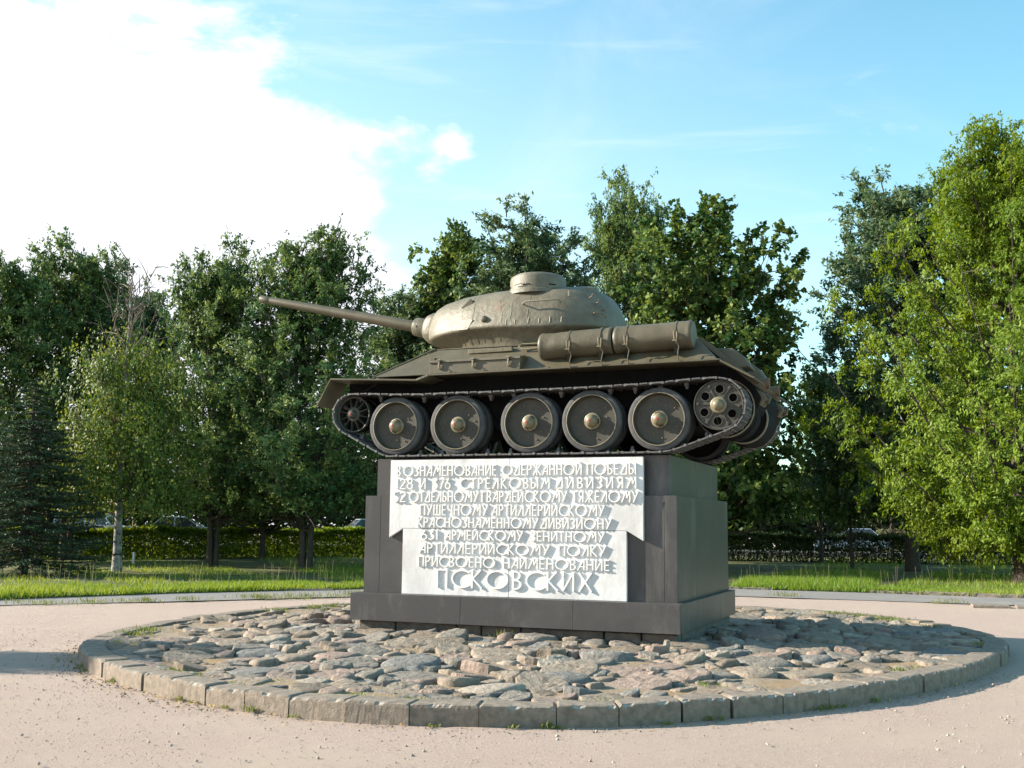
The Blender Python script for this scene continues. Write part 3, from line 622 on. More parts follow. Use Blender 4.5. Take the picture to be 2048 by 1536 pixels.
side_fit()

def turret():
    tu = empty('turret', (0, 0, 0), parent=tank)
    plan = [(-2.00, 0), (-1.985, .22), (-1.90, .40), (-1.70, .58), (-1.40, .73), (-1.0, .875), (-.5, .965), (0, .975), (.45, .93), (.80, .80), (1.06, .58), (1.18, .32), (1.21, 0)]
    def spline(P, n=10):
        out = []; Q = [P[0]] + P + [P[-1]]
        Q[0] = (P[0][0], -P[1][1]); Q[-1] = (P[-1][0], -P[-2][1])
        for i in range(1, len(Q) - 2):
            p0, p1, p2, p3 = [np.array(Q[i + k]) for k in (-1, 0, 1, 2)]
            for t in np.linspace(0, 1, n, endpoint=False): out.append(.5 * (2 * p1 + (p2 - p0) * t + (2 * p0 - 5 * p1 + 4 * p2 - p3) * t * t + (3 * p1 - p0 - 3 * p2 + p3) * t ** 3))
        return out + [np.array(P[-1])]
    half = spline(plan, 5); full = [(-1, p) for p in half] + [(1, p) for p in half[::-1][1:-1]]
    ring = np.array([(p[0], s * p[1]) for s, p in full]); n = len(ring)
    #         z   front  rear   width
    lev = [(1.60, -1.45, .40, .80), (1.66, -1.47, .42, .81), (1.73, -1.56, .52, .84), (1.79, -1.74, .70, .89), (1.835, -1.90, .93, .95), (1.862, -1.985, 1.03, .992), (1.885, -2.0, 1.055, 1.0), (1.91, -2.005, 1.055, .996),
           (2.03, -2.01, 1.045, .962), (2.16, -1.985, 1.015, .915), (2.27, -1.965, .97, .86), (2.37, -1.905, .91, .795), (2.44, -1.80, .85, .73), (2.485, -1.64, .765, .66), (2.512, -1.42, .69, .58), (2.527, -1.05, .55, .40), (2.533, -.4, .1, .1)]
    V = []
    for z, f, r, wsc in lev:
        x = ring[:, 0]; xc = -.3
        xx = np.where(x < xc, xc + (x - xc) * (xc - f) / (xc + 2.0), xc + (x - xc) * (r - xc) / (1.21 - xc)); yy = ring[:, 1] * wsc
        # lift of the seam towards the middle and fall of the roof towards the nose
        zz = z - np.clip((-.75 - xx) / 1.25, 0, 1) ** 1.4 * .05 * np.clip((z - 1.9) / .6, 0, 1) + (.04 * np.sin(np.clip((xx + 1.9) / 1.9, 0, 1) * PI) if 1.78 < z < 1.95 else 0) - np.clip((xx - .5) / .7, 0, 1) * .05 * np.clip((z - 1.9) / .6, 0, 1)
        V.append(np.c_[xx, yy, zz])
    V = np.vstack(V); m = len(lev)
    # cast-steel unevenness
    d = .007 * vnoise(V, 4.5, 3) + .004 * vnoise(V, 12, 6); c = np.array([-.4, 0, 2.0]); u = V - c; u[:, 2] *= .3; u /= np.linalg.norm(u, axis=1)[:, None] + 1e-6; V = V + u * d[:, None]
    F = [(i * n + k, i * n + (k + 1) % n, (i + 1) * n + (k + 1) % n, (i + 1) * n + k) for i in range(m - 1) for k in range(n)] + [tuple(range((m - 1) * n, m * n))]
    mb = MB(); mb.V = [tuple(v) for v in V]; mb.F = F; shell = mb.obj('turret_shell', CA, tu, smooth=True, angle=60)
    # mantlet and gun turn about the trunnion
    el = math.radians(12.4); gun = empty('gun', (-1.72, 0, 2.03), parent=tu); gun.rotation_euler = (0, el, 0)
    n = 28; rows = []
    for (xl, hw, z0, z1) in [(.30, .28, -.22, .26), (.0, .31, -.25, .29), (-.18, .32, -.26, .29), (-.29, .31, -.235, .255), (-.375, .27, -.185, .205), (-.42, .21, -.13, .15), (-.435, .10, -.06, .07)]:
        for k in range(n):
            a = 2 * PI * k / n; ca, sa = math.cos(a), math.sin(a); e = .62
            rows.append((xl, hw * abs(ca) ** e * (1 if ca >= 0 else -1), (z0 + z1) / 2 + (z1 - z0) / 2 * abs(sa) ** e * (1 if sa >= 0 else -1)))
    mb = MB(); mb.V = rows; mb.F = [(i * n + k, i * n + (k + 1) % n, (i + 1) * n + (k + 1) % n, (i + 1) * n + k) for i in range(6) for k in range(n)] + [tuple(range(6 * n, 7 * n))]
    mb.obj('mantlet', CA, gun, smooth=True, angle=60)
    MB().lathe([(.145, -.38), (.150, -.50), (.148, -.62), (.138, -.645), (.09, -.655)], 32, 'x').obj('gun_collar', CA, gun, smooth=True)
    MB().lathe([(.018, -.155), (.018, -.146), (.010, -.144)], 12, 'y', (-.575, 0, .0)).obj('collar_bolt', M['rimp'], gun)
    MB().lathe([(.091, -.62), (.088, -1.0), (.079, -2.0), (.067, -3.0), (.060, -3.44), (.0595, -3.445), (.064, -3.455), (.0645, -3.630), (.060, -3.638), (.044, -3.638), (.040, -3.3)], 32, 'x').obj('gun_barrel', OL, gun, smooth=True)
    # cupola
    cu = empty('cupola', (-.16, -.34, 0), parent=tu)
    MB().lathe([(.47, 2.42), (.455, 2.475), (.425, 2.49), (.418, 2.53), (.415, 2.66), (.40, 2.70), (.375, 2.715), (.36, 2.716)], 48, 'z').obj('cupola_ring', CA, cu, smooth=True)
    MB().lathe([(.358, 2.712), (.355, 2.728), (.31, 2.742), (.18, 2.756), (.05, 2.76)], 40, 'z').obj('hatch_lid', CA, cu, smooth=True)
    for a in (-150, -95, -40, 20, 90):
        r_ = math.radians(a); R = Matrix.Rotation(r_, 3, 'Z')
        MB().box(.410, .424, -.055, .055, 2.535, 2.551, R).obj('vision_slit', M['dark'], cu)
    MB().tube([(-.22, -.395, 2.535), (-.18, -.43, 2.545), (-.10, -.44, 2.55)], .008, 6).obj('latch_rod', M['rimp'], cu)
    # ventilator domes at the rear of the roof
    for y in (-.25, .27):
        MB().lathe([(.235, 2.40), (.232, 2.475), (.215, 2.515), (.16, 2.548), (.08, 2.562), (.02, 2.565)], 32, 'z', (.53, y, -.02)).obj('ventilator_dome', CA, tu, smooth=True)
    MB().lathe([(.30, 2.44), (.30, 2.525), (.27, 2.54), (.05, 2.545)], 36, 'z', (-.25, .40, 0)).obj('loader_hatch', CA, tu, smooth=True)
    # grab rails, hooks, lugs (left side, and the same on the right)
    for s in (-1, 1):
        MB().tube([(-.16, s * .885, 2.205), (-.165, s * .955, 2.215), (-.13, s * .96, 2.24), (.34, s * .945, 2.245), (.375, s * .93, 2.235), (.38, s * .86, 2.215)], .0125, 8).obj('hand_rail', M['rimp'], tu, smooth=True)
        MB().box(.475, .497, min(s * .78, s * .84), max(s * .78, s * .84), 2.30, 2.385).obj('hook', M['rimp'], tu, bevel=.004)
        MB().prism([(-1.25, 2.27), (-1.10, 2.40), (-1.06, 2.36), (-1.06, 2.24)], s * .66, s * .70).obj('lifting_lug', M['olive'], tu, bevel=.006)
        MB().tube([(.78, s * .64, 2.05), (.84, s * .74, 2.06), (.92, s * .68, 2.055), (.97, s * .60, 2.0)], .011, 6).obj('rear_hook', M['rust'], tu)
        for (hx, hy, hz) in ((.82, .58, 2.22), (.75, .64, 2.30), (.90, .52, 2.12)): MB().tube([(hx - .02, s * hy, hz), (hx + .03, s * (hy + .04), hz + .01), (hx + .04, s * (hy + .03), hz + .05)], .009, 6).obj('rear_hook', M['rust'], tu)
    MB().lathe([(.055, -.92), (.048, -.965), (.032, -1.0), (.015, -1.005)], 18, 'y', (-.79, 0.055, 2.035)).obj('pistol_port_plug', CA, tu, smooth=True)
    # cast cheek relief plate
    # surface finder
    bm = bmesh.new(); bm.from_mesh(shell.data)
    from mathutils.bvhtree import BVHTree
    T = BVHTree.FromBMesh(bm)
    def surf(x, z, off=.003):
        h = T.ray_cast(Vector((x, -3, z)), Vector((0, 1, 0)))
        return (h[0] + h[1] * off * (1 if h[1].y < 0 else -1)) if h[0] else Vector((x, -.9, z))
    # casting marks: short vertical weld ticks along the flange, as on the original
    rs = random.Random(7)
    for x in (-1.24, -1.10, -.97, -.85, -.72, -.58): MB().tube([surf(x, 1.83, .001), surf(x + .01, 1.76, .0), surf(x + .01, 1.71, .0)], .005, 5).obj('weld_tick', CA, tu)
    for x in (-.42, -.28, -.08, .08, .24, .40): MB().tube([surf(x, 1.98 + rs.uniform(0, .05), .001), surf(x, 1.92, .001)], .007, 5).obj('weld_tick', M['rimp'], tu)
    for (x, z0, z1) in ((-.10, 2.35, 1.93), (-.36, 2.30, 2.0), (-.5, 2.15, 1.95), (-1.0, 2.30, 2.0)): MB().tube([surf(x + rs.uniform(-.006, .006), z0 + (z1 - z0) * t / 6, .0) for t in range(7)], .004, 5).obj('paint_run', CA, tu)
    # cheek patch in front of the pistol port
    o = [(-1.42, 2.02), (-1.05, 2.07), (-.98, 2.04), (-1.06, 1.91), (-1.25, 1.915)]
    pv = [surf(x, z, .016) for x, z in o] + [surf(x, z, -.01) for x, z in o]; k = 5
    MB().add(pv, [tuple(range(k))] + [(i, (i + 1) % k, k + (i + 1) % k, k + i) for i in range(k)]).obj('cheek_patch', CA, tu, bevel=.004)
    # faded red star, five-pointed, thin coat following the armour
    cx, cz = -.59, 2.225; pts = []
    for i in range(10):
        a = PI / 2 + i * PI / 5; r_ = .115 if i % 2 == 0 else .046; pts.append((cx + r_ * math.cos(a), cz + r_ * math.sin(a)))
    V = []; F = []
    for t in (0, .25, .5, .75, 1):
        for x, z in pts: V.append(surf(cx + (x - cx) * max(t, .02), cz + (z - cz) * max(t, .02), .0035))
    for i in range(4): F += [(i * 10 + k, i * 10 + (k + 1) % 10, (i + 1) * 10 + (k + 1) % 10, (i + 1) * 10 + k) for k in range(10)]
    st = MB().add(V, F).obj('red_star', M['star'] if 'star' in M else M['red'], tu); bm.free()
def star_mat():
    m = bpy.data.materials.new('worn_star_paint'); m.use_nodes = True; t = m.node_tree; b = t.nodes['Principled BSDF']; b.inputs['Roughness'].default_value = .6
    tc = t.nodes.new('ShaderNodeTexCoord'); n = t.nodes.new('ShaderNodeTexNoise'); n.inputs['Scale'].default_value = 22; n.inputs['Detail'].default_value = 6; t.links.new(tc.outputs['Object'], n.inputs['Vector'])
    r = t.nodes.new('ShaderNodeValToRGB'); r.color_ramp.elements[0].position = .50; r.color_ramp.elements[0].color = (.145, .125, .082, 1); r.color_ramp.elements[1].position = .60; r.color_ramp.elements[1].color = (.30, .10, .075, 1)
    t.links.new(n.outputs['Fac'], r.inputs[0]); t.links.new(r.outputs[0], b.inputs['Base Color']); return m
M['star'] = star_mat()
turret()

def wheels():
    WX = [-1.9249, -.9565, .1151, 1.0076, 1.9249]; ZW = .46
    def road():
        r = empty('road_wheel', (0, 0, 0), parent=tank)
        for yo, yi in ((-1.44, -1.295), (-1.225, -1.08)):
            MB().lathe([(.352, yo), (.400, yo - .002), (.414, yo + .012), (.415, yi - .012), (.405, yi), (.352, yi)], 56, 'y', closed=True).obj('tyre', M['rubber'], r, smooth=True, angle=50)
        MB().lathe([(.352, -1.437), (.350, -1.452), (.343, -1.454), (.338, -1.448), (.335, -1.40), (.315, -1.365), (.22, -1.36), (.13, -1.36), (.10, -1.362)], 56, 'y', caps=False).obj('rim', M['wheelp'], r, smooth=True, angle=50)
        MB().lathe([(.352, -1.445), (.3505, -1.456), (.343, -1.458), (.339, -1.450)], 56, 'y', closed=True).obj('rim_lip', M['rimp'], r, smooth=True)
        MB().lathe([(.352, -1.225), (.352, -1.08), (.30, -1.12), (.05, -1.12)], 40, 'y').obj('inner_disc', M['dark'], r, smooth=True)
        MB().lathe([(.110, -1.355), (.112, -1.405), (.098, -1.415), (.088, -1.416), (.086, -1.44), (.075, -1.485), (.05, -1.515), (.022, -1.527), (.0, -1.528)], 32, 'y').obj('hub_cap', M['hub'], r, smooth=True, angle=50)
        MB().lathe([(.017, -1.522), (.015, -1.533), (.0, -1.535)], 14, 'y').obj('grease_plug', M['red'], r)
        b = MB()
        for k in range(12):
            a = 2 * PI * k / 12; rr = .20 if k % 2 else .245; b.lathe([(.011, -1.358), (.011, -1.374), (.006, -1.376)], 6, 'y', (rr * math.cos(a), 0, rr * math.sin(a)))
        b.obj('bolts', M['rust'], r)['kind'] = 'stuff'
        for sg in (-1, 1): MB().box(-.03, .03, -1.424, -1.41, .088 * sg - .010, .088 * sg + .010, Matrix.Rotation(.35 * 1, 3, 'Y')).obj('hub_key', M['dark'], r)
        return r
    proto = road(); YW = .022; proto.location = (WX[0], YW, ZW)
    allw = [proto]
    for x in WX[1:]: c = copy_tree(proto, tank); c.location = (x, YW, ZW); c.rotation_euler = (0, x * 1.3, 0); allw.append(c)
    for x in WX: c = copy_tree(proto, tank); c.location = (x, -YW, ZW); c.rotation_euler = (0, x, PI)
    def idler():
        r = empty('idler_wheel', (-2.627, .03, .649), parent=tank)
        for yo in (-1.42, -1.12):
            MB().lathe([(.252, yo), (.262, yo), (.262, yo + .05), (.240, yo + .05), (.240, yo + .01), (.252, yo)], 44, 'y', caps=False).obj('idler_rim', M['wheelp'], r, smooth=True, angle=50)
        MB().lathe([(.235, -1.27), (.235, -1.13)], 40, 'y').obj('idler_drum', M['dark'], r)
        MB().lathe([(.237, -1.26), (.10, -1.26)], 40, 'y').obj('idler_disc', M['dark'], r)
        for k in range(12):
            R = Matrix.Rotation(2 * PI * k / 12 + .2, 3, 'Y'); MB().hexa([R @ Vector(p) for p in [(.09, -1.33, -.007), (.245, -1.37, -.005), (.245, -1.37, .005), (.09, -1.33, .007), (.09, -1.43, -.005), (.245, -1.405, -.003), (.245, -1.405, .003), (.09, -1.43, .005)]]).obj('spoke', M['wheelp'], r)
        MB().lathe([(.105, -1.26), (.105, -1.43), (.085, -1.44), (.07, -1.44), (.062, -1.475), (.035, -1.505), (.0, -1.51)], 28, 'y').obj('idler_hub', M['wheelp'], r, smooth=True)
        MB().lathe([(.015, -1.502), (.013, -1.516), (.0, -1.518)], 12, 'y').obj('grease_plug', M['red'], r)
        return r
    i = idler(); c = copy_tree(i, tank); c.rotation_euler = (0, .4, PI)
    def sprocket():
        r = empty('drive_sprocket', (2.712, 0, .617), parent=tank)
        # front disc with six round holes, made as ring sectors
        b = MB(); nh = 6; yo, yi = -1.43, -1.40
        segs = 72; V = []; F = []
        def pt(a, rr, y): return (rr * math.cos(a), y, rr * math.sin(a))
        bm = bmesh.new()
        outer = [bm.verts.new(pt(2 * PI * k / segs, .300, 0)) for k in range(segs)]
        edges = [bm.edges.new((outer[k], outer[(k + 1) % segs])) for k in range(segs)]
        for h in range(nh):
            ha = 2 * PI * h / nh + .45; hc = (.205 * math.cos(ha), .205 * math.sin(ha))
            vs = [bm.verts.new((hc[0] + .055 * math.cos(2 * PI * q / 24), 0, hc[1] + .055 * math.sin(2 * PI * q / 24))) for q in range(24)]
            edges += [bm.edges.new((vs[q], vs[(q + 1) % 24])) for q in range(24)]
        bmesh.ops.triangle_fill(bm, use_beauty=True, use_dissolve=False, edges=edges, normal=Vector((0, -1, 0)))
        ext = bmesh.ops.extrude_face_region(bm, geom=bm.faces[:]); bmesh.ops.translate(bm, vec=(0, .03, 0), verts=[v for v in ext['geom'] if isinstance(v, bmesh.types.BMVert)])
        bmesh.ops.translate(bm, vec=(0, -1.43, 0), verts=bm.verts); bmesh.ops.recalc_face_normals(bm, faces=bm.faces)
        me = bpy.data.meshes.new('sprocket_disc'); bm.to_mesh(me); bm.free(); me.materials.append(M['wheelp']); link('sprocket_disc', me, r)
        MB().lathe([(.300, -1.43), (.308, -1.455), (.318, -1.455), (.320, -1.40), (.300, -1.40)], 56, 'y', closed=True).obj('sprocket_rim', M['wheelp'], r, smooth=True, angle=50)
        for h in range(nh):
            ha = 2 * PI * h / nh + .45
            MB().lathe([(.053, -1.44), (.064, -1.44), (.066, -1.428), (.053, -1.428)], 24, 'y', (.205 * math.cos(ha), 0, .205 * math.sin(ha)), closed=True).obj('hole_ring', M['wheelp'], r, smooth=True)
            R = Matrix.Rotation(-(ha + PI / 6), 3, 'Y')
            MB().box(.08, .27, -1.446, -1.428, -.004, .004, R).obj('rib', M['wheelp'], r)
            MB().box(.245, .283, -1.450, -1.428, -.018, .018, R).lathe([(.008, -1.45), (.008, -1.462)], 8, 'y', R @ Vector((.262, 0, 0))).obj('rib_lug', M['wheelp'], r, bevel=.003)
        MB().lathe([(.105, -1.425), (.105, -1.455), (.085, -1.468), (.075, -1.468), (.072, -1.50), (.060, -1.535), (.035, -1.558), (.0, -1.565)], 32, 'y').obj('sprocket_hub', M['hub'], r, smooth=True, angle=50)
        MB().lathe([(.30, -1.33), (.30, -1.06), (.05, -1.06)], 40, 'y').obj('sprocket_drum', M['dark'], r)
        MB().lathe([(.318, -1.09), (.318, -1.05), (.05, -1.05)], 44, 'y').obj('inner_flange', M['wheelp'], r)
        for k in range(6):
            a = 2 * PI * k / 6; MB().lathe([(.03, -1.40), (.03, -1.07)], 12, 'y', (.29 * math.cos(a), 0, .29 * math.sin(a))).obj('roller', M['dark'], r)
        return r
    sp = sprocket(); c = copy_tree(sp, tank); c.rotation_euler = (0, .3, PI)
wheels()
def tracks():
    # centre line of the track as seen from the side
    pts = []
    def arcp(cx, cz, r, a0, a1, n=24):
        for k in range(n + 1):
            a = math.radians(a0 + (a1 - a0) * k / n); pts.append((cx + r * math.cos(a), cz + r * math.sin(a)))
    pts += [(-2.06, .028), (2.06, .028)]
    arcp(2.712, .617, .350, -62, 92)
    for x, z in ((2.3, .955), (1.95, .925), (1.5, .915), (1.0, .903), (.55, .898), (.12, .900), (-.4, .890), (-.95, .898), (-1.45, .893), (-1.92, .905), (-2.3, .928)): pts.append((x, z))
    arcp(-2.627, .649, .290, 95, 232)
    pts.append((-2.06, .028)); P = np.array(pts)
    s = np.r_[0, np.cumsum(np.linalg.norm(np.diff(P, axis=0), axis=1))]; n = 2 * round(s[-1] / .172 / 2); pitch = s[-1] / n
    def at(u): u = u % s[-1]; return np.array([np.interp(u, s, P[:, 0]), np.interp(u, s, P[:, 1])])
    def linkmesh(long):
        b = MB(); hl = .090 if long else .047; th = .016
        b.box(-.078, .078, .030, .470, -.004, .010)                       # plate; +z points inwards
        for y0, y1 in ((0, .045), (.455, .50)):                            # edge bars with the pin knuckles
            prof = [(-hl, -.013), (-hl - .009, .003), (-hl, .019), (-hl + .020, .017), (-hl + .036, .008), (hl - .036, .008), (hl - .020, .017), (hl, .019), (hl + .009, .003), (hl, -.013), (hl - .020, -.013), (hl - .036, -.010), (-hl + .036, -.010), (-hl + .020, -.013)] if long else \
                   [(-hl, -.012), (-hl - .004, -.004), (-hl, .006), (0, .002), (hl, .006), (hl + .004, -.004), (hl, -.012), (0, -.010)]
            b.prism(prof, y0, y1)
        for k in range(5): b.box(-.075, .075, .07 + k * .085, .085 + k * .085, -.016, -.004)   # tread bars
        b.box(-.010, .010, .05, .45, -.020, -.004)
        for sx in (-.07, .07): b.lathe([(.013, .05), (.013, .45)], 8, 'y', (sx, 0, 0))
        if long: b.add([(-.035, .21, .014), (.035, .21, .014), (.035, .29, .014), (-.035, .29, .014), (-.012, .225, .095), (.012, .225, .095), (.012, .275, .095), (-.012, .275, .095)], [(0, 1, 5, 4), (1, 2, 6, 5), (2, 3, 7, 6), (3, 0, 4, 7), (4, 5, 6, 7)])
        return b.mesh('track_link', M['track'])
    LM = [linkmesh(True), linkmesh(False)]
    # the near hollow needs two-wide arms: place links chord by chord
    rs = random.Random(2)
    for sd in (-1, 1):
        tr = empty('track', (0, -1.5 if sd < 0 else 1.0, 0), parent=tank)
        for i in range(n):
            a, b_ = at(i * pitch + .04), at((i + 1) * pitch + .04); c = (a + b_) / 2; ang = math.atan2(b_[1] - a[1], b_[0] - a[0])
            o = link('track_link', LM[i % 2], tr, (c[0], rs.uniform(-.004, .004), c[1])); o.rotation_euler = (0, -(ang + rs.uniform(-.02, .02)), 0)
tracks()

# ================================================================== VEGETATION
def norm(a): return a / (np.linalg.norm(a, axis=-1, keepdims=True) + 1e-9)
def leaf_quads(C, D, Nn, L, W, fold=.0):
    D = norm(D); B = norm(np.cross(D, Nn)); L = L[:, None]; W = W[:, None]
    A = C - D * L * .5; T = C + D * L * .5; l = C - B * W * .5 - D * L * .08; r = C + B * W * .5 - D * L * .08
    V = np.stack([A, l, T, r], 1).reshape(-1, 3); F = np.arange(len(C) * 4).reshape(-1, 4); return V, F
def tubes_np(segs, n=5):
    """segs: list of (points, radii)"""
    V = []; F = []; o = 0
    for pts, rad_ in segs:
        pts = np.asarray(pts); d = np.gradient(pts, axis=0); d = norm(d)
        up = np.array([0, 0, 1.]) if abs(d[0][2]) < .9 else np.array([1., 0, 0]); a = norm(np.cross(d, up)); b = np.cross(d, a)
        th = np.linspace(0, 2 * PI, n, endpoint=False)
        R = pts[:, None, :] + np.asarray(rad_)[:, None, None] * (a[:, None, :] * np.cos(th)[None, :, None] + b[:, None, :] * np.sin(th)[None, :, None])
        V.append(R.reshape(-1, 3)); m = len(pts)
        i, k = np.meshgrid(np.arange(m - 1), np.arange(n), indexing='ij'); k2 = (k + 1) % n
        F.append(np.stack([i * n + k, i * n + k2, (i + 1) * n + k2, (i + 1) * n + k], -1).reshape(-1, 4) + o); o += m * n
    return np.vstack(V), np.vstack(F)
def bez(a, b, c, n):
    t = np.linspace(0, 1, n)[:, None]; return a * (1 - t) ** 2 + 2 * b * t * (1 - t) + c * t * t
def tree_meshes(name, seed, H, base, R, prof, n_limb, n_sub, n_twig, n_leaf, ll, lw, leafmat, barkmat, trunk_r=.16, droop=.2, sub_len=.28, tw_len=.45, up=.35, stems=1, top_lobes=6, upright=.0, bare_top=0., tintmean=.35, spread=1., twigmat=None, cut=2.15, limb_k=.30):
    rs = np.random.RandomState(seed); segs = []; sub0 = []; sub1 = []
    tip = np.array([rs.uniform(-.3, .3), rs.uniform(-.3, .3), H * .93])
    stems_l = []
    for k in range(stems):
        a = 2 * PI * k / max(stems, 1) + rs.uniform(0, 1); off = 0 if stems == 1 else R * .35
        top = np.array([math.cos(a) * off, math.sin(a) * off, H * (.93 - .06 * k)]); bs = np.array([math.cos(a) * .12 * (stems > 1), math.sin(a) * .12 * (stems > 1), -.1])
        mid = np.array([bs[0] * 1.5 + rs.uniform(-.15, .15), bs[1] * 1.5 + rs.uniform(-.15, .15), H * .45]); pts = bez(bs, mid, top, 14)
        segs.append((pts, trunk_r / (stems ** .4) * np.r_[1.35, np.linspace(1.0, .08, 13)])); stems_l.append(pts)
    for i in range(n_limb):
        u = (i + .5) / n_limb; lobe = i >= n_limb - top_lobes
        te = .03 + .93 * (i + .5) / max(1, n_limb - top_lobes) if not lobe else rs.uniform(.70, 1.02)
        ze = base + (H - base) * te; th = i * 2.399963 + rs.uniform(-.35, .35)
        r = R * prof(min(te, 1)) * rs.uniform(.66, 1.12) * (1 + .16 * math.sin(3 * th + seed)) if not lobe else R * rs.uniform(.15, .85) * prof(.85) * (1.25 - .9 * max(0, te - .75) * 3)
        st = stems_l[i % stems]; za = max(base * rs.uniform(.95, 1.5), ze - (r * .75 + H * .10) * rs.uniform(.8, 1.2)); za = min(za, H * .85)
        k = np.searchsorted(st[:, 2], za).clip(1, len(st) - 1); f = (za - st[k - 1, 2]) / (st[k, 2] - st[k - 1, 2] + 1e-6); a = st[k - 1] + (st[k] - st[k - 1]) * np.clip(f, 0, 1)
        e = np.array([r * math.cos(th), r * math.sin(th), ze]) * (1, 1, 1); mid = a * .45 + e * .55 + np.array([0, 0, -.06 * r - (.25 * (ze - za) if not lobe else 0)])
        L = bez(a, mid, e, 9); segs.append((L, trunk_r * limb_k * (1 - .35 * u) * np.linspace(1, .10, 9)))
        ns = n_sub
        for q in range(ns):
            t = .22 + .78 * (q + rs.uniform(0, 1)) / ns; p = L[0] * (1 - t) ** 2 + 0; p = bez(a, mid, e, 101)[int(t * 100)]
            out = norm(e - a); d = norm(out * rs.uniform(.2, .9) + norm(rs.normal(size=3)) * .85 + np.array([0, 0, up]))
            ln = R * sub_len * rs.uniform(.5, 1.15) * (1.1 - .35 * t); sub0.append(p); sub1.append(p + d * ln)
            if q % 2 == 0: segs.append((np.array([p, p + d * ln * .55 + (0, 0, .04), p + d * ln]), np.array([.022, .014, .006])))
    sub0 = np.array(sub0); sub1 = np.array(sub1); ns = len(sub0)
    # twigs
    idx = np.repeat(np.arange(ns), n_twig); t = rs.uniform(.15, 1., len(idx))[:, None]; p = sub0[idx] * (1 - t) + sub1[idx] * t
    sd = norm(sub1 - sub0)[idx]; d = norm(sd * .6 + rs.normal(size=(len(idx), 3)) * .75 + np.array([0, 0, up * .8 + upright])); tl = tw_len * rs.uniform(.5, 1.2, len(idx)); q = p + d * tl[:, None]
    # leaves along twigs
    li = np.repeat(np.arange(len(idx)), n_leaf); t = rs.uniform(.1, 1.05, len(li))[:, None]
    C = p[li] * (1 - t) + q[li] * t + rs.normal(size=(len(li), 3)) * .05 * spread; C[:, 2] -= droop * tw_len * (t[:, 0] ** 2) * .8
    keep = C[:, 2] > cut + rs.normal(size=len(C)) * .2
    if bare_top: keep &= (C[:, 2] < H * (1 - bare_top) + rs.normal(size=len(C)) * .5)
    C = C[keep]; li = li[keep]
    D = d[li] * .5 + rs.normal(size=C.shape) * .6 + np.array([0, 0, -droop * 1.6]); cc = norm(C - np.array([0, 0, base + (H - base) * .42])); Nn = rs.normal(size=C.shape) * .42 + cc * .85 + np.array([0, 0, .45])
    s = rs.uniform(.7, 1.25, len(C)); V, F = leaf_quads(C, D, Nn, ll * s, lw * s)
    twt = rs.uniform(0, 1, ns)[idx[li]]; tint = np.clip(tintmean + .55 * (twt - .5) + rs.normal(size=len(C)) * .22, 0, 1)
    crown = np_mesh(name + '_crown', V, F, leafmat, False, fattr=tint)
    tv, tf = tubes_np(segs, 6); trunk = np_mesh(name + '_trunk', tv, tf, barkmat, True)
    if twigmat:
        trunk.materials.append(twigmat); k = 13 * 6 * stems; mi = np.ones(len(tf), dtype=np.int32); mi[:k] = 0; trunk.polygons.foreach_set('material_index', mi)
    return crown, trunk
LM = dict(
 ash=leafm('ash_leaves', (.036, .092, .034), (.25, .32, .10)),
 ash2=leafm('grey_green_leaves', (.040, .090, .044), (.24, .30, .14)),
 maple=leafm('maple_leaves', (.024, .074, .022), (.21, .27, .065)),
 acacia=leafm('bright_green_leaves', (.085, .150, .016), (.20, .27, .035), trans=.34),
 birch=leafm('birch_leaves', (.050, .10, .020), (.18, .215, .045)),
 spruce=leafm('spruce_needles', (.022, .052, .026), (.08, .12, .060), trans=.1),
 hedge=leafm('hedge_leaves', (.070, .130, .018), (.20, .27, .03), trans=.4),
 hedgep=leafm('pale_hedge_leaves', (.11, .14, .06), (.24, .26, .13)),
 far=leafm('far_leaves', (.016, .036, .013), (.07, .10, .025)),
)
egg = lambda t: math.sin(PI * min(.98, .10 + .86 * t)) ** .55
col_ = lambda t: (.72 + .28 * math.sin(PI * t)) * (1 - .45 * max(0, t - .65) / .35)
conew = lambda t: .95 * (1 - .75 * t ** 1.5)
wide = lambda t: math.sin(PI * (.14 + .80 * t)) ** .4
TM = {}
TM['ashA'] = tree_meshes('ash', 1, 12, 1.5, 3.2, col_, 84, 9, 8, 13, .175, .066, LM['ash'], M['bark'], .17, .12, up=.3, stems=3, top_lobes=18, upright=.25, sub_len=.36)
TM['ashB'] = tree_meshes('ash', 2, 12, 1.4, 3.4, egg, 86, 9, 8, 13, .175, .066, LM['ash'], M['bark'], .16, .12, up=.35, stems=2, top_lobes=18, upright=.25, sub_len=.36)
TM['ashC'] = tree_meshes('ash', 3, 12, 1.6, 3.2, col_, 80, 9, 8, 13, .17, .066, LM['ash2'], M['bark'], .18, .15, up=.3, top_lobes=15, upright=.2, sub_len=.36)
TM['maple'] = tree_meshes('maple', 4, 14, 1.5, 4.1, wide, 96, 10, 7, 10, .21, .17, LM['maple'], M['bark'], .22, .15, up=.1, top_lobes=18, sub_len=.30, tw_len=.5)
TM['mapleS'] = tree_meshes('maple', 6, 8, 1.0, 2.2, wide, 36, 8, 6, 10, .18, .15, LM['maple'], M['bark'], .12, .15, up=.1, top_lobes=9, sub_len=.34)
acp = lambda t: .50 + .50 * math.sin(PI * min(1, t / .76)) if t < .38 else 1. * (1 - ((t - .38) / .66) ** 1.9) + .06
TM['acacia'] = tree_meshes('acacia', 8, 13, .9, 5.6, acp, 120, 12, 9, 16, .125, .052, LM['acacia'], M['bark'], .26, .42, up=.1, top_lobes=22, sub_len=.20, tw_len=.46, tintmean=.40, cut=.55)
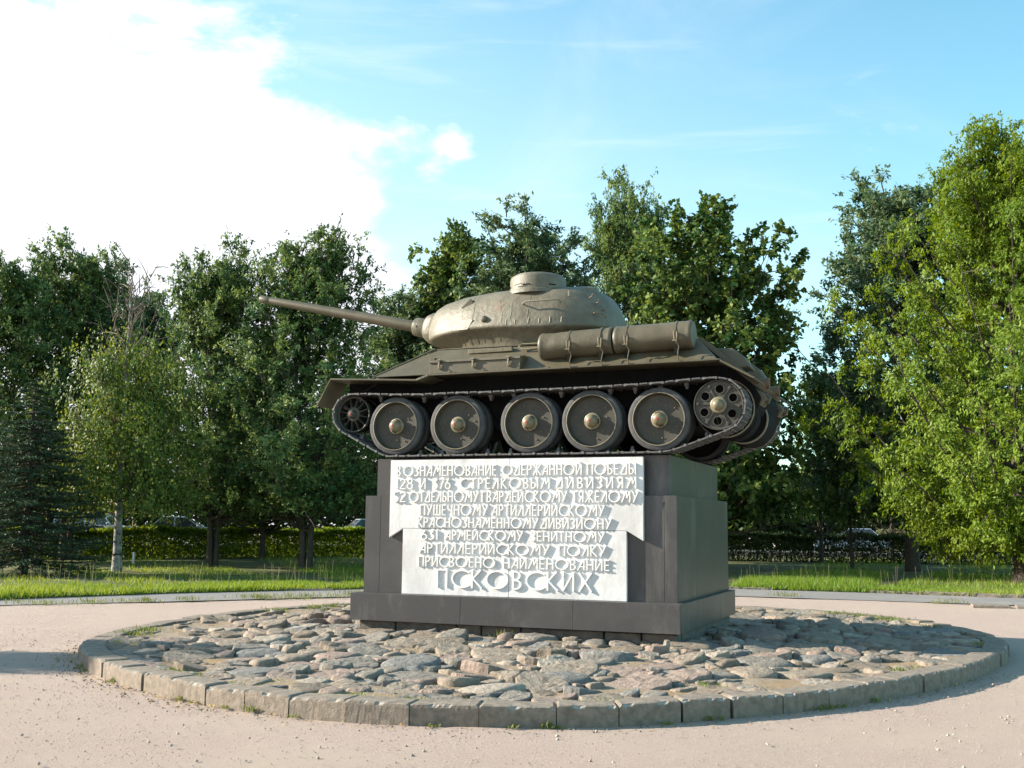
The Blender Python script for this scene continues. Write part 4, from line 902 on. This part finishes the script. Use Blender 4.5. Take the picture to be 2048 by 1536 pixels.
TM['birch'] = tree_meshes('birch', 9, 10.4, 1.9, 2.5, lambda t: .95 * (1 - .8 * t) + .12, 60, 8, 8, 13, .10, .075, LM['birch'], M['birchbark'], .15, 1.3, up=.15, top_lobes=4, sub_len=.38, tw_len=.8, bare_top=.36, tintmean=.45, twigmat=M['twig'], cut=1.7, limb_k=.16)
def spruce_meshes():
    rs = np.random.RandomState(12); H = 5.9; segs = [(np.array([[0, 0, -.1], [0, 0, H * .5], [0, 0, H]]), np.array([.12, .07, .01]))]; P = []; D = []
    z = .15; i = 0
    while z < H - .1:
        R = 2.15 * (1 - z / H) ** .80 + .05; nb = 11 if z < 4.5 else 6
        for k in range(nb):
            th = 2 * PI * k / nb + i * .5 + rs.uniform(-.15, .15); r = R * rs.uniform(.82, 1.12); dz = r * rs.uniform(-.18, .02)
            zz = z + rs.uniform(-.12, .12); a = np.array([0, 0, zz + .12 * r]); e = np.array([r * math.cos(th), r * math.sin(th), max(.12, zz + dz + .14 * r)]); mid = (a + e) / 2 + (0, 0, -.10 * r); L = bez(a, mid, e, 7); segs.append((L, np.linspace(.022, .005, 7)))
            out = norm(e - a); side = np.array([-out[1], out[0], 0]); m = int(12 * r) + 4
            for q in range(m):
                t = rs.uniform(.15, 1); p = bez(a, mid, e, 51)[int(t * 50)]; sgn = rs.choice([-1, 1]); dd = norm(out * .75 + side * sgn * .7 + (0, 0, rs.uniform(-.25, .15))); ln = (.16 + .32 * (1 - t)) * min(1, r) * rs.uniform(.7, 1.2)
                nn = 11; tt = rs.uniform(0, 1, nn)[:, None]; P.append(p + dd * ln * tt + rs.normal(size=(nn, 3)) * .012); D.append(np.tile(dd, (nn, 1)) * .7 + rs.normal(size=(nn, 3)) * .55)
        z += .16 + .03 * rs.rand(); i += 1
    P = np.vstack(P); D = np.vstack(D); n = len(P); V, F = leaf_quads(P, D, rs.normal(size=(n, 3)) * .6 + (0, 0, .7), rs.uniform(.07, .12, n), rs.uniform(.016, .03, n))
    tv, tf = tubes_np(segs, 5); return np_mesh('spruce_crown', V, F, LM['spruce'], False, fattr=np.clip(rs.normal(.35, .25, n), 0, 1)), np_mesh('spruce_trunk', tv, tf, M['bark'], True)
TM['spruce'] = spruce_meshes()
def tree(kind, name, x, y, H, W, rz, label, cat='tree', group=None):
    c, t = TM[kind]; r = empty(name, (x, y, .03), rz); r.scale = (W, W, H); tag(r, label, cat, group); link('crown', c, r); link('trunk', t, r); return r
G1 = 'trees in a loose row behind the tank'
tree('ashB', 'ash_tree', -29.8, 17.6, 1.0, 1.05, .4, 'dark ash tree cut by the left edge of the photo, behind the spruce', group=G1)
tree('ashA', 'ash_tree', -28.7, 20.6, 1.12, 1.1, 2.1, 'leafy ash tree with sky gaps, between the left edge and the birch', group=G1)
tree('ashC', 'ash_tree', -29.07, 25.2, 1.02, 1.0, 1.0, 'greyish ash tree directly behind the bare birch top', group=G1)
tree('birch', 'birch_tree', -19.66, 13.34, 1.03, 1.0, .8, 'birch tree with white trunk, yellowing leaves and bare twiggy top', 'tree')
tree('spruce', 'spruce_tree', -20.4, 10.2, 1.0, 1.25, 0, 'small dark spruce with branches down to the grass at far left', 'tree')
tree('ashA', 'ash_tree', -19.61, 18.2, .985, .95, 4.4, 'many-stemmed ash tree with dark forked trunk behind the gun muzzle', group=G1)
tree('ashB', 'ash_tree', -15.92, 18.6, .99, 1.0, 3.0, 'pale-topped ash tree behind the raised gun barrel', group=G1)
tree('ashC', 'ash_tree', -15.9, 26.5, .96, 1.25, 5.0, 'lower ash tree filling the dip left of the turret', group=G1)
tree('maple', 'maple_tree', -14.0, 27.3, .99, .80, 2.0, 'dark broad-leaved tree rising just left of the turret', group=G1)
tree('ashC', 'ash_tree', -10.7, 26.9, 1.19, 1.35, 2.5, 'light green ash tree straight behind the turret cupola', group=G1)
tree('ashA', 'ash_tree', -8.6, 34.65, 1.50, 1.05, 2.9, 'tallest ash tree with narrow feathery top, right of the cupola', group=G1)
tree('maple', 'maple_tree', -3.1, 26.54, .985, .98, 0.3, 'large dense maple tree above the rear of the tank', group=G1)
tree('mapleS', 'maple_tree', -.4, 38.5, 1.12, .85, 1.3, 'small far maple tree in the sky gap right of the tank', group=G1)
tree('mapleS', 'maple_tree', 2.6, 41.5, 1.05, .9, 3.7, 'small far maple tree close left of the tall dark ash', group=G1)
tree('ashC', 'ash_tree', 3.9, 30.2, 1.27, 1.42, .9, 'tall dark blue-green ash tree left of the bright drooping one', group=G1)
tree('ashB', 'ash_tree', 8.2, 31.0, 1.30, 1.25, 4.0, 'tall ash tree mostly hidden behind the bright drooping tree', group=G1)
tree('acacia', 'acacia_tree', 7.3, 21.4, 1.07, 1.0, .6, 'bright yellow-green tree with drooping branches at the right edge', group=G1)
tree('mapleS', 'maple_tree', 1.65, 30.46, .95, .62, 5.1, 'slim young tree with thin trunk in the shade, right of the pedestal', group=G1)
tree('ashB', 'ash_tree', -23.8, 27.5, .82, 1.05, 1.7, 'shaded ash tree in the gap between birch and forked ash', group=G1)
tree('ashA', 'ash_tree', -6.6, 29.5, .80, 1.0, .2, 'shaded ash tree behind the rear fuel drums of the tank', group=G1)
tree('ashA', 'ash_tree', -17.6, -8.3, .56, .50, 1.9, 'young ash tree outside the left edge that shades the gravel there', group=None)

def leafbox(name, path, h, d, n, ll, lw, m, seed, dens_top=.45, jitter=.06):
    rs = np.random.RandomState(seed); P = np.array(path, float); seg = np.linalg.norm(np.diff(P, axis=0), axis=1); s = np.r_[0, np.cumsum(seg)]
    u = rs.uniform(0, s[-1], n); x = np.interp(u, s, P[:, 0]); y = np.interp(u, s, P[:, 1]); k = np.clip(np.searchsorted(s, u) - 1, 0, len(seg) - 1); tg = np.diff(P, axis=0)[k] / seg[k][:, None]; nr = np.c_[-tg[:, 1], tg[:, 0]]
    face = rs.rand(n); v = rs.uniform(-1, 1, n); z = rs.uniform(0.02, 1, n)
    top = face < dens_top; z[top] = 1 - np.abs(rs.normal(size=top.sum())) * .05; side = (~top) & (face < .92); v[side] = np.sign(v[side]) * (1 - np.abs(rs.normal(size=side.sum())) * .18)
    hh = h * (1 + .05 * np.sin(u * 1.3) + .03 * np.sin(u * 3.7)); C = np.c_[x + nr[:, 0] * v * d / 2, y + nr[:, 1] * v * d / 2, z * hh] + rs.normal(size=(n, 3)) * jitter
    C[:, 2] = np.maximum(C[:, 2], .05)
    Nn = rs.normal(size=(n, 3)) * .6 + (0, 0, .6); D = rs.normal(size=(n, 3)) + (0, 0, .5); sz = rs.uniform(.7, 1.3, n)
    V, F = leaf_quads(C, D, Nn, ll * sz, lw * sz); tint = np.clip(rs.normal(.45, .2, n), 0, 1)
    return np_mesh(name, V, F, m, False, fattr=tint)
def hedge(name, path, h, d, n, m, seed, label, group=None, ll=.10, lw=.06, top=.45):
    c = Vector((path[0][0], path[0][1], 0)); r = empty(name, c); pr = [(x - c.x, y - c.y) for x, y in path]; tag(r, label, 'hedge', group)
    link('foliage', leafbox('foliage', pr, h, d, n, ll, lw, m, seed, top), r)
    rs = np.random.RandomState(seed); segs = []; P = np.array(pr)
    L = np.linalg.norm(np.diff(P, axis=0), axis=1).sum()
    s = np.r_[0, np.cumsum(np.linalg.norm(np.diff(P, axis=0), axis=1))]
    for u in np.arange(0, L, .22):
        x, y = np.interp(u, s, P[:, 0]), np.interp(u, s, P[:, 1])
        for q in range(2): a = np.array([x, y, 0]) + rs.normal(size=3) * (.08, .08, 0); e = a + np.array([rs.normal() * .2, rs.normal() * .2, h * rs.uniform(.7, .95)]); segs.append((np.array([a, (a + e) / 2 + rs.normal(size=3) * .04, e]), np.array([.016, .012, .005])))
    tv, tf = tubes_np(segs, 4); link('stems', np_mesh('stems', tv, tf, M['bark'], True), r)
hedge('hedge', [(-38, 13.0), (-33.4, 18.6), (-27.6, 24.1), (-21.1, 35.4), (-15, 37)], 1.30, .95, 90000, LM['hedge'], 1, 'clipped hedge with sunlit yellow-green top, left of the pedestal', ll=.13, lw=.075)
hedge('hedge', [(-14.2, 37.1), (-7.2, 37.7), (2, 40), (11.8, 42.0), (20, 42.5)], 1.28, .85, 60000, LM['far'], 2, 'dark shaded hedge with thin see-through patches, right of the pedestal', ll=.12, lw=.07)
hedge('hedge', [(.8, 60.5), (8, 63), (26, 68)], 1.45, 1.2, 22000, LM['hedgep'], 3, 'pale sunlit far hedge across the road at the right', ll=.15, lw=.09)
def road():
    pts = [(-70, 12), (-36, 24), (-27, 34), (-22, 43), (-10, 48), (30, 54), (80, 62), (80, 72), (30, 62), (-4, 56), (-20, 52), (-33, 45), (-48, 34), (-75, 22)]
    z = lambda x: .22 + .28 * min(1, max(0, (-x - 5) / 22)); n = len(pts)
    me = bpy.data.meshes.new('road'); me.from_pydata([(x, y, z(x)) for x, y in pts] + [(x, y, -.1) for x, y in pts], [], [(i, i + 1, n - 2 - i, n - 1 - i) for i in range(n // 2 - 1)] + [(i, (i + 1) % n, n + (i + 1) % n, n + i) for i in range(n)])
    me.materials.append(M['road']); link('road', me)['kind'] = 'structure'
road()

def grass():
    rs = np.random.RandomState(21); B = []; 
    fe = np.array(far_edge[::-1], float)      # left to right
    s = np.r_[0, np.cumsum(np.linalg.norm(np.diff(fe, axis=0), axis=1))]
    def strip(n, u0, u1, w0, w1, pw=1., hmin=.05, hmax=.16):
        u = rs.uniform(u0, u1, n); w = w0 + (w1 - w0) * rs.uniform(0, 1, n) ** pw
        x = np.interp(u, s, fe[:, 0]); y = np.interp(u, s, fe[:, 1]); k = np.clip(np.searchsorted(s, u) - 1, 0, len(fe) - 2); tg = np.diff(fe, axis=0)[k]; tg = tg / np.linalg.norm(tg, axis=1)[:, None]
        X = x - tg[:, 1] * w; Y = y + tg[:, 0] * w; h = rs.uniform(hmin, hmax, n); return np.c_[X, Y, np.full(n, .03)], h
    for a in [(90000, 17, 60, -.05, 3.2, 1., .05, .15), (16000, 17, 60, -.12, .35, 1., .05, .24), (60000, 17, 66, 3.0, 13, .9, .06, .17), (26000, 17, 66, 12, 32, 1., .08, .2), (22000, 40, 51, .05, 3.0, .8, .12, .36)]: B.append(strip(*a))
    C = np.vstack([b[0] for b in B]); h = np.concatenate([b[1] for b in B]) ; pn = vnoise(C, .35, 9); h = h * (1 + .45 * pn); keep = rs.rand(len(C)) < (.75 + .5 * vnoise(C, .9, 3)); C = C[keep]; h = h[keep]; n = len(C)
    pn = vnoise(C, .22, 14)
    a = rs.uniform(0, 2 * PI, n); wd = .008 + .008 * rs.rand(n); wx = np.c_[np.cos(a), np.sin(a), np.zeros(n)] * wd[:, None]; lean = np.c_[rs.normal(size=(n, 2)) * .35, np.ones(n)] * h[:, None]
    V = np.stack([C - wx, C + wx, C + lean], 1).reshape(-1, 3); tint = np.clip(.35 + .35 * pn + rs.normal(size=n) * .2, 0, 1)
    o = link('grass', np_mesh('grass', V, np.arange(n * 3).reshape(-1, 3), M['grass'], False, fattr=tint)); tag(o, 'long unmown green grass of the lawn behind the gravel circle', 'grass', kind='stuff')
    # tall seed stalks
    C, h = strip(420, 18, 60, .1, 2.6, 1., .3, .62); n = len(C); lean = np.c_[rs.normal(size=(n, 2)) * .12, np.ones(n)] * h[:, None]; wx = np.tile([.004, 0, 0], (n, 1)); hx = np.tile([.012, .004, 0], (n, 1)); up = np.c_[np.zeros((n, 2)), .07 * np.ones(n)]
    V = np.vstack([np.stack([C - wx, C + wx, C + lean + wx, C + lean - wx], 1).reshape(-1, 3), np.stack([C + lean - up * .4, C + lean + hx, C + lean + up, C + lean - hx], 1).reshape(-1, 3)])
    o = link('seed_stalks', np_mesh('seed_stalks', V, np.arange(len(V)).reshape(-1, 4), M['weed'], False, fattr=np.clip(rs.normal(.85, .15, len(V) // 4), 0, 1))); tag(o, 'dry brown seed stalks standing above the lawn grass', 'grass', kind='stuff')
grass()
def weeds():
    rs = np.random.RandomState(31); C = []; Hh = []
    ne = np.array(near_edge, float)
    def tuft(x, y, z, n, r, h): C.append(np.c_[x + rs.normal(size=n) * r, y + rs.normal(size=n) * r * .8, np.full(n, z)]); Hh.append(rs.uniform(.3, 1, n) * h)
    s = np.r_[0, np.cumsum(np.linalg.norm(np.diff(ne, axis=0), axis=1))]
    for u in rs.uniform(22, s[-1] - 8, 90):
        x, y = np.interp(u, s, ne[:, 0]), np.interp(u, s, ne[:, 1]); 
        if rs.rand() < .45 or x < -5: tuft(x + rs.normal() * .1, y + rs.normal() * .25, .0, rs.randint(25, 90), rs.uniform(.08, .35), rs.uniform(.05, .20))
    # among the cobbles and at the inner foot of the kerb
    for _ in range(95):
        t = rs.uniform(-PI, PI); r = (float(rad(t)) - KW - .08) * (1 if rs.rand() < .5 else rs.uniform(.35, .98)); x, y = CX + r * math.cos(t), CY + r * math.sin(t)
        if PX0 < x < PX1 and PY0 < y < PY1: continue
        tuft(x, y, float(bedz(x, y)) - .01, rs.randint(15, 70), rs.uniform(.03, .13), rs.uniform(.03, .09))
    for t in (2.75, 2.9, 2.65, .95, .86, 1.02, .8, -2.7, -2.62): 
        r = float(rad(t)) - KW - .1; tuft(CX + r * math.cos(t), CY + r * math.sin(t), .12, 90, .13, .11)
    # foot of the kerb outside
    for _ in range(26):
        t = rs.uniform(-2.6, -.5); r = float(rad(t)) + .03; tuft(CX + r * math.cos(t), CY + r * math.sin(t), -.01, rs.randint(6, 26), .03, rs.uniform(.03, .08))
    tuft(-.1, -1.72, .15, 60, .05, .16); tuft(-3.6, 1.2, .15, 90, .06, .13)
    P = np.vstack(C); h = np.concatenate(Hh); n = len(P); a = rs.uniform(0, 2 * PI, n); wd = rs.uniform(.004, .011, n)[:, None]; dr = np.c_[np.cos(a), np.sin(a), np.zeros(n)]; sd = np.c_[-np.sin(a), np.cos(a), np.zeros(n)]
    tipp = P + dr * h[:, None] * rs.uniform(.2, 1., n)[:, None] + np.c_[np.zeros((n, 2)), h]; mid = (P + tipp) / 2 + (0, 0, .01)
    V = np.stack([P, mid - sd * wd, tipp, mid + sd * wd], 1).reshape(-1, 3)
    o = link('weeds', np_mesh('weeds', V, np.arange(n * 4).reshape(-1, 4), M['weed'], False, fattr=np.clip(rs.normal(.45, .3, n), 0, 1))); tag(o, 'small green and yellowing weeds in cracks, among cobbles and along kerbs', 'weeds', kind='stuff')
weeds()
def litter():
    rs = np.random.RandomState(41); n = 26000
    x = rs.uniform(-9, 9, n); y = rs.uniform(-14, -2, n); q = np.hypot(x - CX, y - CY) > rad(np.arctan2(y - CY, x - CX)) + .03; x, y = x[q], y[q]; n = len(x); r = rs.uniform(.003, .0085, n) * (1 + 1.2 * (rs.rand(n) < .05))
    O = np.array([(1, 0, 0), (0, 1, 0), (-1, 0, 0), (0, -1, 0), (0, 0, .8), (0, 0, -.4)], float); V = (np.c_[x, y, np.full(n, -.006) + r * .3][:, None, :] + O[None] * r[:, None, None] * rs.uniform(.7, 1.3, (n, 6, 1)))
    F = np.array([(0, 1, 4), (1, 2, 4), (2, 3, 4), (3, 0, 4), (1, 0, 5), (2, 1, 5), (3, 2, 5), (0, 3, 5)]); F = (F[None] + (np.arange(n) * 6)[:, None, None]).reshape(-1, 3)
    m = mat('loose_grit', (.46, .37, .31), .9, (.26, .20, .17), 5.); o = link('gravel', np_mesh('gravel', V.reshape(-1, 3), F, m)); tag(o, 'loose grit and small pebbles scattered on the pink gravel', 'gravel', kind='stuff')
    n = 700; t = rs.uniform(-2.9, -.1, n); rr = rad(t) + np.abs(rs.normal(size=n)) * .22 + .02; x, y = CX + rr * np.cos(t), CY + rr * np.sin(t); r = rs.uniform(.004, .013, n)
    V = (np.c_[x, y, np.full(n, -.006) + r * .3][:, None, :] + O[None] * r[:, None, None] * rs.uniform(.6, 1.4, (n, 6, 1))); F = np.array([(0, 1, 4), (1, 2, 4), (2, 3, 4), (3, 0, 4), (1, 0, 5), (2, 1, 5), (3, 2, 5), (0, 3, 5)]); F = (F[None] + (np.arange(n) * 6)[:, None, None]).reshape(-1, 3)
    o = link('kerb_crumbs', np_mesh('kerb_crumbs', V.reshape(-1, 3), F, M['kerb'])); tag(o, 'crumbled bits of concrete lying along the outer foot of the kerb', 'rubble', kind='stuff')
    n = 520; t = rs.uniform(-2.9, -.2, n); t[:300] = rs.uniform(-2.75, -1.7, 300); rr = rad(t) + np.abs(rs.normal(size=n)) * .16 + .02; P = np.c_[CX + rr * np.cos(t), CY + rr * np.sin(t), rs.uniform(-.004, .012, n)]
    V, F = leaf_quads(P, rs.normal(size=(n, 3)) * (1, 1, .25), rs.normal(size=(n, 3)) * .35 + (0, 0, 1), rs.uniform(.02, .055, n), rs.uniform(.012, .03, n))
    m = mat('dead_leaves', (.22, .13, .04), .8, attr='tint', attrcol=(.38, .27, .09)); o = link('fallen_leaves', np_mesh('fallen_leaves', V, F, m, fattr=rs.rand(n))); tag(o, 'dry brown and yellow fallen leaves gathered along the outer kerb foot', 'leaves', kind='stuff')
litter()
def far_wood():
    rs = np.random.RandomState(51); C = []
    for k in range(64):
        x = -70 + k * 2.15 + rs.uniform(-.8, .8); y = 58 + .25 * (x + 70) * .35 + rs.uniform(-3, 8) - max(0, -25 - x) * .55; h = rs.uniform(5.5, 9.0); r = rs.uniform(2.0, 3.2); n = 1700
        p = norm(rs.normal(size=(n, 3))) * (rs.uniform(.45, 1, n) ** .4)[:, None]; p = p * (1 + .25 * vnoise(p, 2.5, k))[:, None]; C.append(p * (r, r, h * .5) + (x, y, h * .52))
    C.append(np.c_[rs.uniform(-72, 70, 26000), rs.uniform(0, 1.5, 26000), rs.uniform(.1, 3.4, 26000)]); q = C[-1]; q[:, 1] += 55 + .0875 * (q[:, 0] + 70) - np.maximum(0, -25 - q[:, 0]) * .55
    C = np.vstack(C); C = C[C[:, 2] > .1]; n = len(C); V, F = leaf_quads(C, rs.normal(size=(n, 3)), rs.normal(size=(n, 3)) * .7 + (0, 0, .6), rs.uniform(.3, .6, n), rs.uniform(.2, .4, n))
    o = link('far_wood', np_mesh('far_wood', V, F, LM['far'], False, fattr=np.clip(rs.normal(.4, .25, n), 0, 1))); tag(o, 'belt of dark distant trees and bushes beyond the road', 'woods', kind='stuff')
far_wood()

# ================================================================== SMALL THINGS
def path_kerb():
    rs = random.Random(4); P = curve_pts([(15, 13.2), (12, 13.87), (6.95, 14.52), (3.32, 14.87), (-.29, 14.87), (-4.8, 12.87), (-8.6, 9.52)], .98)
    r = empty('path_kerb', (0, 0, 0)); tag(r, 'low broken pale kerb between the path and the grass', 'kerb')
    for a, b in zip(P[:-1], P[1:]):
        if rs.random() < .12: continue
        d = math.atan2(b[1] - a[1], b[0] - a[0]); L = math.dist(a, b)
        o = MB().box(-L / 2 + .01, L / 2 - .01, -.05, .05, -.04, .085 + rs.uniform(-.035, .015)).obj('kerb_stone', M['kerb'], r, ((a[0] + b[0]) / 2, (a[1] + b[1]) / 2, 0), bevel=.012); o.rotation_euler = (rs.uniform(-.05, .05), rs.uniform(-.015, .015), d + rs.uniform(-.02, .02))
path_kerb()
def paving():
    rs = random.Random(9)
    for (x, y, w_, d, a, lab) in ((6.1, 10.9, .75, .5, .1, 'flat pale concrete slab at the gravel edge, left one of two at far right'), (6.95, 10.95, .7, .45, .05, 'flat pale concrete slab at the gravel edge, right one of two at far right'), (-10.1, 8.35, 2.4, .9, .62, 'worn grey concrete slab sunk at the grass edge left of the pedestal'), (-12.2, .25, 1.2, .6, 1.1, 'cracked slab half buried in gravel beside the path at far left')):
        o = MB().box(-w_ / 2, w_ / 2, -d / 2, d / 2, -.03, .035).obj('paving_slab', M['kerb'], None, (x, y, .012), bevel=.008); o.rotation_euler = (0, .01, a); tag(o, lab, 'paving slab', 'loose paving slabs beside the path')
paving()
o = MB().box(-.035, .035, -.035, .035, 0, .42).add([(-.035, -.035, .42), (.035, -.035, .42), (.035, .035, .42), (-.035, .035, .42), (0, 0, .46)], [(0, 1, 4), (1, 2, 4), (2, 3, 4), (3, 0, 4)]).obj('marker_post', M['post'], None, (-24.0, 19.2, .03)); tag(o, 'short white marker post in the grass right of the birch trunk', 'post')
o = MB().box(-.02, .02, -.015, .015, 0, .62).obj('wooden_stake', M['bark'], None, (3.9, 16.6, .03)); o.rotation_euler = (0, .04, 0); tag(o, 'thin dark wooden stake in the tall grass right of the pedestal', 'stake')
o = MB().lathe([(.055, -.05), (.05, .05), (.04, .13), (.03, .15), (0, .155)], 8, 'z').obj('stone_stub', SM[4], None, (2.13, -1.93, .13), smooth=True); o.rotation_euler = (.05, .08, 0); tag(o, 'small upright stone stub among cobbles by the right front plinth corner', 'stone')

def car(x, y, rz, paint, label, van=False):
    r = empty('parked_car', (x, y, .225 + .28 * min(1, max(0, (-x - 5) / 22))), rz); tag(r, label, 'car', 'cars on the road behind the hedge')
    h0, h1 = (.95, 1.75) if van else (.88, 1.42)
    body = [(-2.1, .32), (-2.15, .6), (-2.08, h0 - .05), (-1.75, h0)] + [(1.0, h0), (1.95, h0 - .16), (2.15, .60), (2.12, .32)]
    MB().prism(body, -.82, .82).obj('body', paint, r, bevel=.05, seg=2)
    a = -2.0 if van else -1.65; rb = a + (.10 if van else .55); rf = .35 if van else .15; f = .95
    def ring(z, x0, x1, w_): return [(x0, -w_, z), (x1, -w_, z), (x1, w_, z), (x0, w_, z)]
    MB().hexa(ring(h0 - .01, a, f, .78) + ring(h1 - .05, rb, rf, .62)).obj('greenhouse', M['glass'], r, bevel=.02)
    MB().hexa(ring(h1 - .05, rb - .03, rf + .03, .645) + ring(h1, rb + .05, rf - .05, .60)).obj('roof', paint, r, bevel=.015)
    for s in (-1, 1):
        for (x0, x1, t0, t1) in ((a, a + .09, rb, rb + .07), (-.45, -.37, -.45, -.38), (f - .08, f, rf - .07, rf)):
            MB().hexa([(x0, s * .76, h0), (x1, s * .76, h0), (x1, s * .79, h0), (x0, s * .79, h0), (t0, s * .60, h1 - .045), (t1, s * .60, h1 - .045), (t1, s * .635, h1 - .045), (t0, s * .635, h1 - .045)]).obj('pillar', paint, r)
        MB().box(.72, .86, min(s * .80, s * .98), max(s * .80, s * .98), h0 + .0, h0 + .13).obj('mirror', paint, r, bevel=.03)
        MB().box(2.09, 2.16, min(s * .5, s * .76), max(s * .5, s * .76), .60, .74).obj('headlight', M['chrome'], r, bevel=.02)
        for xx in (-1.35, 1.35):
            wv = empty('wheel', (xx, s * .74, .31), parent=r); MB().lathe([(.19, -.10), (.30, -.10), (.31, -.07), (.31, .07), (.30, .10), (.19, .10)], 24, 'y').obj('tyre', M['tyre'], wv, smooth=True); MB().lathe([(.19, -.105), (.05, -.11)], 20, 'y').lathe([(.19, .105), (.05, .11)], 20, 'y').obj('rim', M['chrome'], wv)
    return r
car(-36.2, 30.6, .45, M['carw'], 'pale van behind the hedge, leftmost, left of the birch trunk', True)
car(-32.2, 32.6, .55, M['cars'], 'silver hatchback behind the hedge, just right of the birch trunk')
car(-.2, 52.6, PI + .15, M['carb'], 'blue-grey car with slanted windscreen beyond the hedge right of the pedestal')
car(-27.3, 44.4, .75, M['cars'], 'silver car barely showing behind the hedge next to the pedestal')
def board():
    for (x, y, w_, h, lab) in ((1.2, 69.0, .55, .45, 'small red board on a white post, left of the pair beyond the pale hedge'), (2.3, 69.4, .3, .6, 'small red board on a white post, right of the pair beyond the pale hedge')):
        r = empty('road_sign', (x, y, .0), -.3); tag(r, lab, 'sign', 'red boards beyond the far hedge')
        MB().lathe([(.06, 0), (.06, 2.1)], 10, 'z').obj('post', M['post'], r); MB().box(-w_, w_, -.09, -.062, 2.0, 2.0 + h * 1.2).obj('board', M['redb'], r, bevel=.01)
board()
